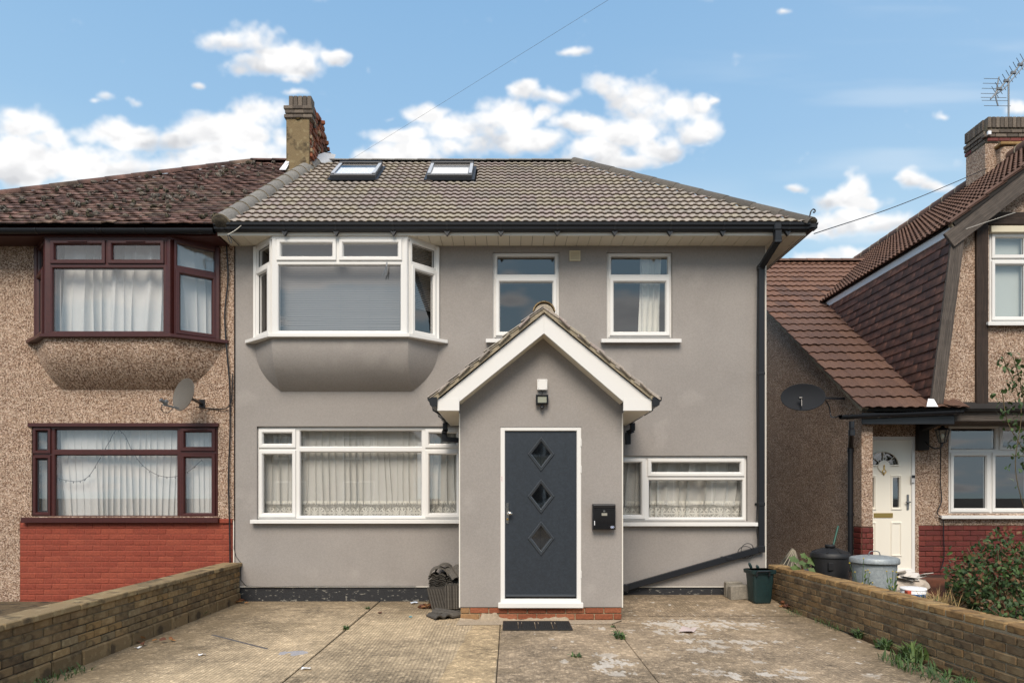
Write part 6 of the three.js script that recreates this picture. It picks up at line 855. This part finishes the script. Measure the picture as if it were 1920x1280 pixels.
  const pnl = thing('leaning_panel', 'pale ribbed panel leaning in the gap between the houses', 'panel', P3(1478, 1052, 9.9)); part('sheet', new MB().tube2([V(-0.24, -0.20, 0), V(0.24, -0.2, -0.05), V(0.16, 0.14, -0.12), V(0.11, 0.18, -0.12)], [V(-0.24, -0.20, -0.03), V(0.24, -0.2, -0.08), V(0.16, 0.14, -0.15), V(0.11, 0.18, -0.15)]).geo(), mat([0.50, 0.44, 0.33], 0.9, { map: T.blotch }), pnl); for (let k = 1; k < 5; k++) part('rib', bar(V(-0.24 + k * 0.09, -0.2, 0.0 - k * 0.01), V(0.11 + k * 0.011, 0.175 - k * 0.009, -0.117), 0.008, 0.012), mat([0.38, 0.34, 0.26], 0.9), pnl);
  const cr = thing('plastic_crate', 'dark blue-grey plastic crate behind the right wall by the leafy sapling', 'crate', V(3.99, 0.03, -9.3)); part('tub', [box(-0.14, 0, -0.15, 0.14, 0.40, 0.15, 0.03)], mat([0.05, 0.065, 0.08], 0.5), cr); part('lid', box(-0.155, 0.40, -0.165, 0.155, 0.435, 0.165, 0.012), mat([0.075, 0.095, 0.115], 0.5), cr);
  solo('garden_pole', tube([P3(1560, 1034, 9.6), P3(1572, 986, 9.75)], 0.014, 4, 8, false), mat([0.012, 0.075, 0.05], 0.5), 'thin green pole leaning behind the black dustbin', 'pole');
  // sacks, papers and a paint tub by the step
  const blob = (rx, ry, rz, s, k) => { const g = new THREE.IcosahedronGeometry(1, 3), p = g.attributes.position; for (let i = 0; i < p.count; i++) { const q = V().fromBufferAttribute(p, i), f = 0.78 + 0.5 * fbm(q.x * 2.2 + s, q.y * 2.2 + q.z * 1.7 + s, 3); p.setXYZ(i, q.x * rx * f, Math.max(-0.8, q.y) * ry * f, q.z * rz * f); } g.computeVertexNormals(); return fin(g); };
  const sk = solo('rubbish_sack', blob(0.27, 0.17, 0.2, 2), mat([0.52, 0.45, 0.38], 0.8), 'crumpled pale sack of rubbish at the foot of the white side door', 'sack'); sk.position.set(PX(1700, 8.9), 0.30, -8.9);
  const sh = []; for (let k = 0; k < 9; k++) sh.push(mv(cb(rr(0.14, 0.24), 0.008, rr(0.1, 0.2), 0.002), rr(-0.2, 0.2), rr(0.0, 0.10), rr(-0.1, 0.1), rr(0, 3), rr(-0.4, 0.4), rr(-0.3, 0.3))); const pp = solo('paper_heap', sh, mat([0.62, 0.58, 0.53], 0.85), 'heap of crumpled papers on the rubbish by the white side door', 'papers', null, 'stuff'); pp.position.set(PX(1712, 8.8), 0.40, -8.8);
  const pt = thing('paint_tub', 'white paint tub with a blue band and red stripe behind the right wall', 'paint tub', V(PX(1713, 8.2), 0.03, -8.2)); part('tub', lathe([[0, 0], [0.125, 0], [0.135, 0.34], [0, 0.34]], 32), M.paper, pt); part('band', lathe([[0.131, 0.15], [0.1335, 0.15], [0.1365, 0.29], [0.134, 0.29]], 32), mat([0.012, 0.10, 0.28], 0.4), pt); part('stripe', box(-0.130, 0.12, 0.045, -0.085, 0.33, 0.112), mat([0.50, 0.09, 0.05], 0.4), pt); part('lid', lathe([[0, 0.355], [0.138, 0.355], [0.142, 0.335], [0.136, 0.33]], 32), M.paper, pt);

  // litter
  const scrap = (px, py, label, m = M.paper, s = 0.06, cat = 'litter') => { const d = GD(py), g = new THREE.PlaneGeometry(s, s * 0.7, 3, 2), p = g.attributes.position; for (let i = 0; i < p.count; i++) p.setZ(i, 0.25 * s * hash(i, px)); g.computeVertexNormals(); const o = solo('paper_scrap', fin(g).rotateX(-Math.PI / 2), m, label, cat); o.position.set(PX(px, d), 0.008, -d); o.rotation.y = hash(px, py) * 3; };
  scrap(574, 1256, 'white paper scrap on the left slab joint', M.paper, 0.075); scrap(378, 1229, 'white scrap in the middle of the left slab'); scrap(777, 1132, 'pale blue card lying near the plinth by the spare tiles', mat([0.62, 0.70, 0.82], 0.7), 0.10); scrap(797, 1127, 'crumpled white tissue beside the spare tiles', M.paper, 0.06); scrap(258, 1216, 'small white scrap near the left wall'); scrap(769, 1158, 'tiny turquoise wrapper on the driveway', mat([0.05, 0.32, 0.40], 0.5), 0.05); scrap(712, 1150, 'brown curled wrapper on the middle slab', M.leafDead[2], 0.07); scrap(803, 1156, 'dark brown wrapper near the spare tiles', M.leafDead[2], 0.07); scrap(1448, 1126, 'white tissue by the foot of the green caddy', M.paper, 0.09); scrap(1290, 1184, 'pinkish flat card on the white paint stain', mat([0.55, 0.45, 0.42], 0.8), 0.20);
  // dead leaves
  const leafG = (() => { const m = new MB(), r = [V(0, 0, 0.028), V(0.016, 0.008, 0.006), V(0.013, 0.012, -0.016), V(0, 0.004, -0.03), V(-0.014, 0.010, -0.014), V(-0.017, 0.006, 0.008)], c = V(0, -0.002, 0); for (let k = 0; k < 6; k++) m.tri(c, r[k], r[(k + 1) % 6]); return m.geo(); })();
  const leaves = (px, py, rx, rz, n, label) => { const d = GD(py), l = []; for (let k = 0; k < n; k++) { const s = rr(0.8, 1.7); l.push(leafG.clone().applyMatrix4(M4(V(rr(-1, 1) * rx * Math.sqrt(rnd()), 0.012 + rr(0, 0.045) * (1 - k / n), rr(-1, 1) * rz), new THREE.Euler(rr(-0.7, 0.7), rr(0, 6), rr(-0.7, 0.7)), V(s, s, s)))); } const gs = [0, 1, 2].map((q) => join(l.filter((_, i) => i % 3 === q))); const o = new THREE.Mesh(mergeGeometries(gs, true), M.leafDead); o.name = numbered('dead_leaves'); scene.add(o); const rise = px > 1180 ? 0.088 * ss(8.4, 9.6, d) : 0; o.position.set(PX(px, d), rise, -d); tag(o, label, 'leaves', null, 'stuff'); };
  leaves(440, 1130, 0.22, 0.10, 40, 'brown dead leaves in the corner below the end of the left wall'); leaves(1182, 1122, 0.12, 0.12, 44, 'orange dead leaves at the foot of the porch under the slanting pipe'); leaves(1398, 1128, 0.16, 0.05, 36, 'dead leaves under the concrete blocks and caddy'); leaves(1345, 1122, 0.12, 0.05, 24, 'dead leaves against the plinth left of the concrete blocks'); leaves(1480, 1143, 0.14, 0.10, 36, 'dead leaves along the right wall next to the caddy'); leaves(800, 1140, 0.12, 0.10, 26, 'dead leaves among the spare roof tiles'); leaves(536, 1125, 0.10, 0.04, 8, 'a few dead leaves along the left plinth'); leaves(270, 1210, 0.3, 0.2, 10, 'sparse dead leaves on the left slab beside the wall');

  // plants
  const blade = (L, w, bend, yaw, up = 0.9) => { const m = new MB(), n = 4, P = []; for (let k = 0; k <= n; k++) { const t = k / n, x = Math.sin(bend * t) * L * t, y = up * L * t * Math.cos(bend * t * 0.9), ww = w * Math.sin(Math.PI * Math.min(0.97, 0.12 + t * 0.88)); P.push([V(x, y, -ww / 2), V(x, y + 0.002, ww / 2)]); } for (let k = 0; k < n; k++) m.quad(P[k][0], P[k][1], P[k + 1][1], P[k + 1][0]); return m.geo(0.5).rotateY(yaw); };
  const weed = (name, label, pos, n, L, w, mats, o = {}) => { const t = thing(name, label, o.cat ?? 'weed', pos); const gs = [[], [], []]; for (let k = 0; k < n; k++) gs[k % 3].push(blade(rr(0.5, 1) * L, w * rr(0.7, 1.2), rr(o.b0 ?? 0.3, o.b1 ?? 1.3), rr(0, 6.28)).translate(rr(-1, 1) * (o.rx ?? 0.02), 0, rr(-1, 1) * (o.rz ?? 0.02))); gs.forEach((g, i) => { if (g.length) part('leaves', g, mats[i % mats.length], t); }); return t; };
  const at = (px, py) => V(PX(px, GD(py)), 0, -GD(py));
  weed('weed', 'low green weed on the slab to the right of the door mat', at(1162, 1196), 44, 0.09, 0.022, M.leaf, { rx: 0.05, rz: 0.09 }); weed('weed', 'small green weed below the right half of the mat', at(1082, 1232), 26, 0.06, 0.016, M.leaf, { rx: 0.05, rz: 0.03 }); weed('weed', 'small weed in the joint between the two left slabs', at(648, 1180), 22, 0.07, 0.018, M.leaf, { rx: 0.03, rz: 0.04 }); weed('weed', 'tiny weed higher up the left slab joint', at(688, 1142), 14, 0.06, 0.016, M.leaf, { rx: 0.03 }); weed('weed', 'tiny weed at the top of the porch step edge', at(1150, 1176), 12, 0.04, 0.014, M.leaf);
  weed('grass_tuft', 'thin grass tuft at the foot of the left wall', at(370, 1157), 40, 0.11, 0.006, M.leaf, { rx: 0.06, rz: 0.10, cat: 'grass tuft' }); weed('grass_tuft', 'moss and grass at the foot of the left wall nearer the street', at(288, 1190), 30, 0.07, 0.006, M.leaf, { rx: 0.04, rz: 0.10, cat: 'grass tuft' });
  weed('grass_tuft', 'thin grass by the wall just past the caddy', at(1492, 1152), 50, 0.10, 0.005, M.leaf, { rx: 0.10, rz: 0.25, cat: 'grass tuft' }); weed('grass_tuft', 'thin grass along the middle of the right wall foot', at(1555, 1175), 60, 0.10, 0.006, M.leaf, { rx: 0.06, rz: 0.28, cat: 'grass tuft' }); weed('dandelion', 'green weed tuft at the right wall foot opposite the galvanised bin', at(1614, 1196), 46, 0.14, 0.02, M.leaf, { rx: 0.05, rz: 0.05 }); weed('dandelion', 'broad-leaved weed at the right wall foot, first of two clumps', at(1655, 1216), 46, 0.14, 0.028, M.leaf, { rx: 0.05, rz: 0.06 }); weed('dandelion', 'largest leafy weed clump at the right wall foot near the street', at(1715, 1240), 60, 0.22, 0.034, M.leafLight, { rx: 0.07, rz: 0.08, b0: 0.1, b1: 0.9 });
  { const g = []; for (let k = 0; k < 500; k++) { const d = rr(4.2, 6.35), X = 3.62 + 0.0 * d - Math.abs(rr(-1, 1)) * 0.30; g.push(blade(rr(0.05, 0.14), rr(0.006, 0.016), rr(0.3, 1.3), rr(0, 6.28)).translate(X, 0, -d)); } const o = new THREE.Mesh(mergeGeometries([0, 1, 2].map((q) => join(g.filter((_, i) => i % 3 === q))), true), M.leaf.slice(0, 3)); o.name = numbered('grass'); scene.add(o); tag(o, 'green weeds and grass massed along the street end of the right wall', 'grass', null, 'stuff'); }
  { const g = []; for (let k = 0; k < 220; k++) { const d = rr(4.2, 5.9), X = -3.74 + Math.abs(rr(-1, 1)) * 0.20; g.push(blade(rr(0.04, 0.09), rr(0.006, 0.014), rr(0.3, 1.3), rr(0, 6.28)).translate(X, 0, -d)); } const o = new THREE.Mesh(mergeGeometries([0, 1, 2].map((q) => join(g.filter((_, i) => i % 3 === q))), true), M.leaf.slice(0, 3)); o.name = numbered('grass'); scene.add(o); tag(o, 'short green growth along the street end of the left wall', 'grass', null, 'stuff'); }
  // leafy sapling
  const lobed = (s) => { const m = new MB(), pts = []; for (let k = 0; k < 10; k++) { const a = Math.PI * 2 * k / 10, r = s * (k % 2 ? 0.62 : 1.0); pts.push(V(Math.sin(a) * r, 0.12 * r * Math.cos(a * 2), Math.cos(a) * r)); } const c = V(0, 0, 0); for (let k = 0; k < 10; k++) m.tri(c, pts[k], pts[(k + 1) % 10]); return m.geo(); };
  const sp = thing('sapling', 'young maple sapling with pale green lobed leaves between the crate and the black dustbin', 'sapling', V(PX(1505, 8.95), 0.03, -8.95)); part('stem', tube([V(0, 0, 0), V(0.01, 0.3, 0), V(-0.02, 0.62, 0.02)], 0.008, 14, 6), mat([0.17, 0.06, 0.03], 0.8), sp);
  for (const [a, b, c, s] of [[-0.13, 0.62, 0.05, 0.075], [0.10, 0.60, 0.05, 0.08], [-0.12, 0.50, 0.08, 0.08], [0.10, 0.47, 0.10, 0.085], [0.02, 0.66, 0.0, 0.06], [0.16, 0.37, 0.14, 0.075], [-0.06, 0.40, 0.12, 0.07], [0.05, 0.54, -0.02, 0.07], [0.19, 0.46, 0.05, 0.06], [-0.05, 0.58, 0.10, 0.06]]) { part('leaf', lobed(s).applyMatrix4(M4(V(a, b, c), new THREE.Euler(rr(0.5, 1.0), rr(0, 6), rr(-0.3, 0.3)))), pick(M.leafLight), sp); part('stalk', tube([V(0, b - 0.08, 0.01), V(a * 0.6, b - 0.01, c * 0.6), V(a, b, c)], 0.003, 8, 4), M.leafLight[0], sp); }
  // flowering weeds in front of the galvanised bin
  const fw = (label, pos, n, H, R) => { const t = thing('flowering_weed', label, 'weed', pos), st = [], lf = [[], []]; for (let k = 0; k < n; k++) { const a = V(rr(-1, 1) * R * 0.4, 0, rr(-1, 1) * 0.08), b = V(a.x + rr(-1, 1) * R, rr(0.55, 1) * H, rr(-1, 1) * 0.1), md = V().copy(a).lerp(b, 0.5).add(V(rr(-0.03, 0.03), 0.05, 0)); st.push(tube([a, md, b], 0.003, 8, 4)); for (let j = 0; j < 10; j++) { const q = V().copy(a).lerp(b, rr(0.05, 0.8)); lf[j % 2].push(blade(rr(0.04, 0.10), rr(0.014, 0.026), rr(0.4, 1.2), rr(0, 6.28)).translate(q.x, q.y, q.z)); } part('flower', mv(fin(new THREE.SphereGeometry(0.009, 8, 6)).scale(1, 0.8, 1), b.x, b.y, b.z), mat([0.50, 0.38, 0.05], 0.8), t); } part('stem', st, M.leafLight[2], t); lf.forEach((g, i) => part('leaves', g, M.leafLight[i], t)); };
  fw('spindly yellow-flowered weed in front of the galvanised dustbin', V(PX(1622, 7.9), 0.03, -7.9), 8, 0.74, 0.12); fw('second spindly weed with yellow buds beside the galvanised dustbin', V(PX(1668, 7.7), 0.03, -7.7), 6, 0.62, 0.10);
  weed('ground_weeds', 'green weeds behind the right wall below the paint tub', V(PX(1690, 7.5), 0.03, -7.5), 120, 0.46, 0.03, M.leafLight, { rx: 0.35, rz: 0.12, b0: 0.2, b1: 1.0 });
  weed('dry_grass', 'clump of dry straw-coloured grass beside the paint tub', V(PX(1752, 7.9), 0.03, -7.9), 240, 0.48, 0.009, M.straw, { rx: 0.20, rz: 0.15, b0: 0.1, b1: 1.0, cat: 'dry grass' }); weed('dry_grass', 'low dry grass spreading behind the right wall toward the shrub', V(PX(1800, 7.3), 0.03, -7.3), 260, 0.30, 0.010, M.straw, { rx: 0.4, rz: 0.3, cat: 'dry grass' });
  // shrub and climbing rose
  const shrub = (name, label, cat, pos, n, R, s, mats, shell = 0.55) => { const t = thing(name, label, cat, pos), gs = mats.map(() => []); for (let k = 0; k < n; k++) { const u = rr(-1, 1), a = rr(0, 6.283), r = lerp(shell, 1.05, Math.sqrt(rnd())) * (0.72 + 0.55 * fbm(u * 2 + pos.x, a * 1.3, 3)), q = V(Math.cos(a) * Math.sqrt(1 - u * u) * r * R[0], (u * 0.5 + 0.5) * r * R[1] * 2 * 0.9, Math.sin(a) * Math.sqrt(1 - u * u) * r * R[2]); if (q.y < 0.03) continue; gs[k % mats.length].push(blade(rr(0.6, 1.2) * s, s * 0.5, rr(0.2, 1.2), rr(0, 6.28)).applyMatrix4(M4(q, new THREE.Euler(rr(-0.9, 0.9), 0, rr(-0.9, 0.9))))); } gs.forEach((g, i) => part('foliage', g, mats[i], t)); const st = []; for (let k = 0; k < 9; k++) { const a = rr(0, 6.28); st.push(tube([V(0, 0, 0), V(Math.cos(a) * R[0] * 0.3, R[1] * 0.7, Math.sin(a) * R[2] * 0.3), V(Math.cos(a) * R[0] * 0.75, R[1] * rr(1.2, 1.7), Math.sin(a) * R[2] * 0.75)], 0.009, 10, 5)); } part('stem', st, mat([0.13, 0.07, 0.04], 0.9), t); };
  const dg = [...M.leaf.slice(0, 3), mat([0.030, 0.062, 0.018], 0.75), mat([0.17, 0.085, 0.035], 0.8, { transmission: 0.2, thickness: 0 })];
  shrub('shrub', 'dark green shrub in front of the red brick of the tile-hung house', 'shrub', V(PX(1885, 8.3), 0, -8.3), 3200, [0.66, 0.52, 0.45], 0.070, dg, 0.25); shrub('shrub', 'lower dark green shrub by the street end behind the right wall', 'shrub', V(PX(1905, 7.2), 0, -7.2), 700, [0.34, 0.24, 0.28], 0.065, dg, 0.2);
  { const t = thing('climbing_rose', 'thorny rose stems with sparse leaves against the pebble-dashed upper wall', 'climbing plant', V(0, 0, 0)), st = [], lf = [[], []]; for (const pts of [[[1935, 1000], [1905, 880], [1915, 760], [1882, 672]], [[1940, 1000], [1925, 860], [1890, 790], [1880, 735]], [[1960, 1000], [1930, 820], [1915, 720], [1900, 668]]]) { const c = new THREE.CatmullRomCurve3(pts.map(([a, b], i) => P3(a, b, 9.0 + i * 0.03))); st.push(tube(c.points, 0.006, 24, 5)); for (let k = 0; k < 60; k++) { const q = c.getPoint(rr(0.25, 1)), s = rr(0.05, 0.09); lf[k % 2].push(blade(s, s * 0.55, rr(0.3, 1.2), rr(0, 6.28)).translate(q.x + rr(-0.13, 0.13), q.y + rr(-0.08, 0.08), q.z + rr(-0.06, 0.06))); } } part('stem', st, mat([0.10, 0.075, 0.035], 0.9), t); part('leaves', lf[0], M.leaf[2], t); part('leaves', lf[1], M.leaf[0], t); }
}

// ---------- houses across the road, seen mirrored in the windows ----------
{
  const brick = mat([0.24, 0.12, 0.085], 0.9, { map: T.blotch }), tiles = mat([0.20, 0.10, 0.075], 0.9, { map: T.blotch }), pale = mat([0.55, 0.50, 0.42], 0.9, { map: T.plaster });
  const mk = (x, label, wm) => { const h = thing('facing_house', label, 'house', V(x, 0, 21), 'houses across the road', Math.PI); part('wall', box(-4.2, 0, -7, 4.2, 5.1, 0), wm, h); const r = new MB(), a = V(-4.6, 5.05, 0.4), b = V(4.6, 5.05, 0.4), c = V(4.6, 5.05, -7.4), d = V(-4.6, 5.05, -7.4), e = V(-1.6, 8.0, -3.5), f = V(1.6, 8.0, -3.5); r.quad(a, b, f, e).quad(c, d, e, f).tri(b, c, f).tri(d, a, e); const rf = part('roof', r.geo(), tiles, h); part('chimney', box(-0.5, 7.4, -3.9, 0.5, 9.1, -3.1), brick, rf); for (const [p, q] of [[-2.6, 0.9], [1.4, 0.9], [-2.6, 3.5], [1.4, 3.5]]) { const w = winM(h, 'window', [[p, q, p + 0.9, q + 1.3, 'f'], [p + 0.9, q, p + 1.8, q + 1.3, 's']], M.white, { glass: mat([0.03, 0.035, 0.04], 0.1) }); w.position.z = 0.08; } part('door', box(-0.45, 0, 0.005, 0.45, 2.1, 0.06), M.maroon[0], h); };
  mk(-10.5, 'brick house across the road facing the pebble-dashed house', brick); mk(0.2, 'pale rendered house across the road facing the grey front door', pale); mk(11.0, 'brick house across the road facing the tile-hung house', brick);
}
scene.traverse((o) => { if (o.isMesh) { o.castShadow = true; o.receiveShadow = true; } });
renderer.render(scene, camera);
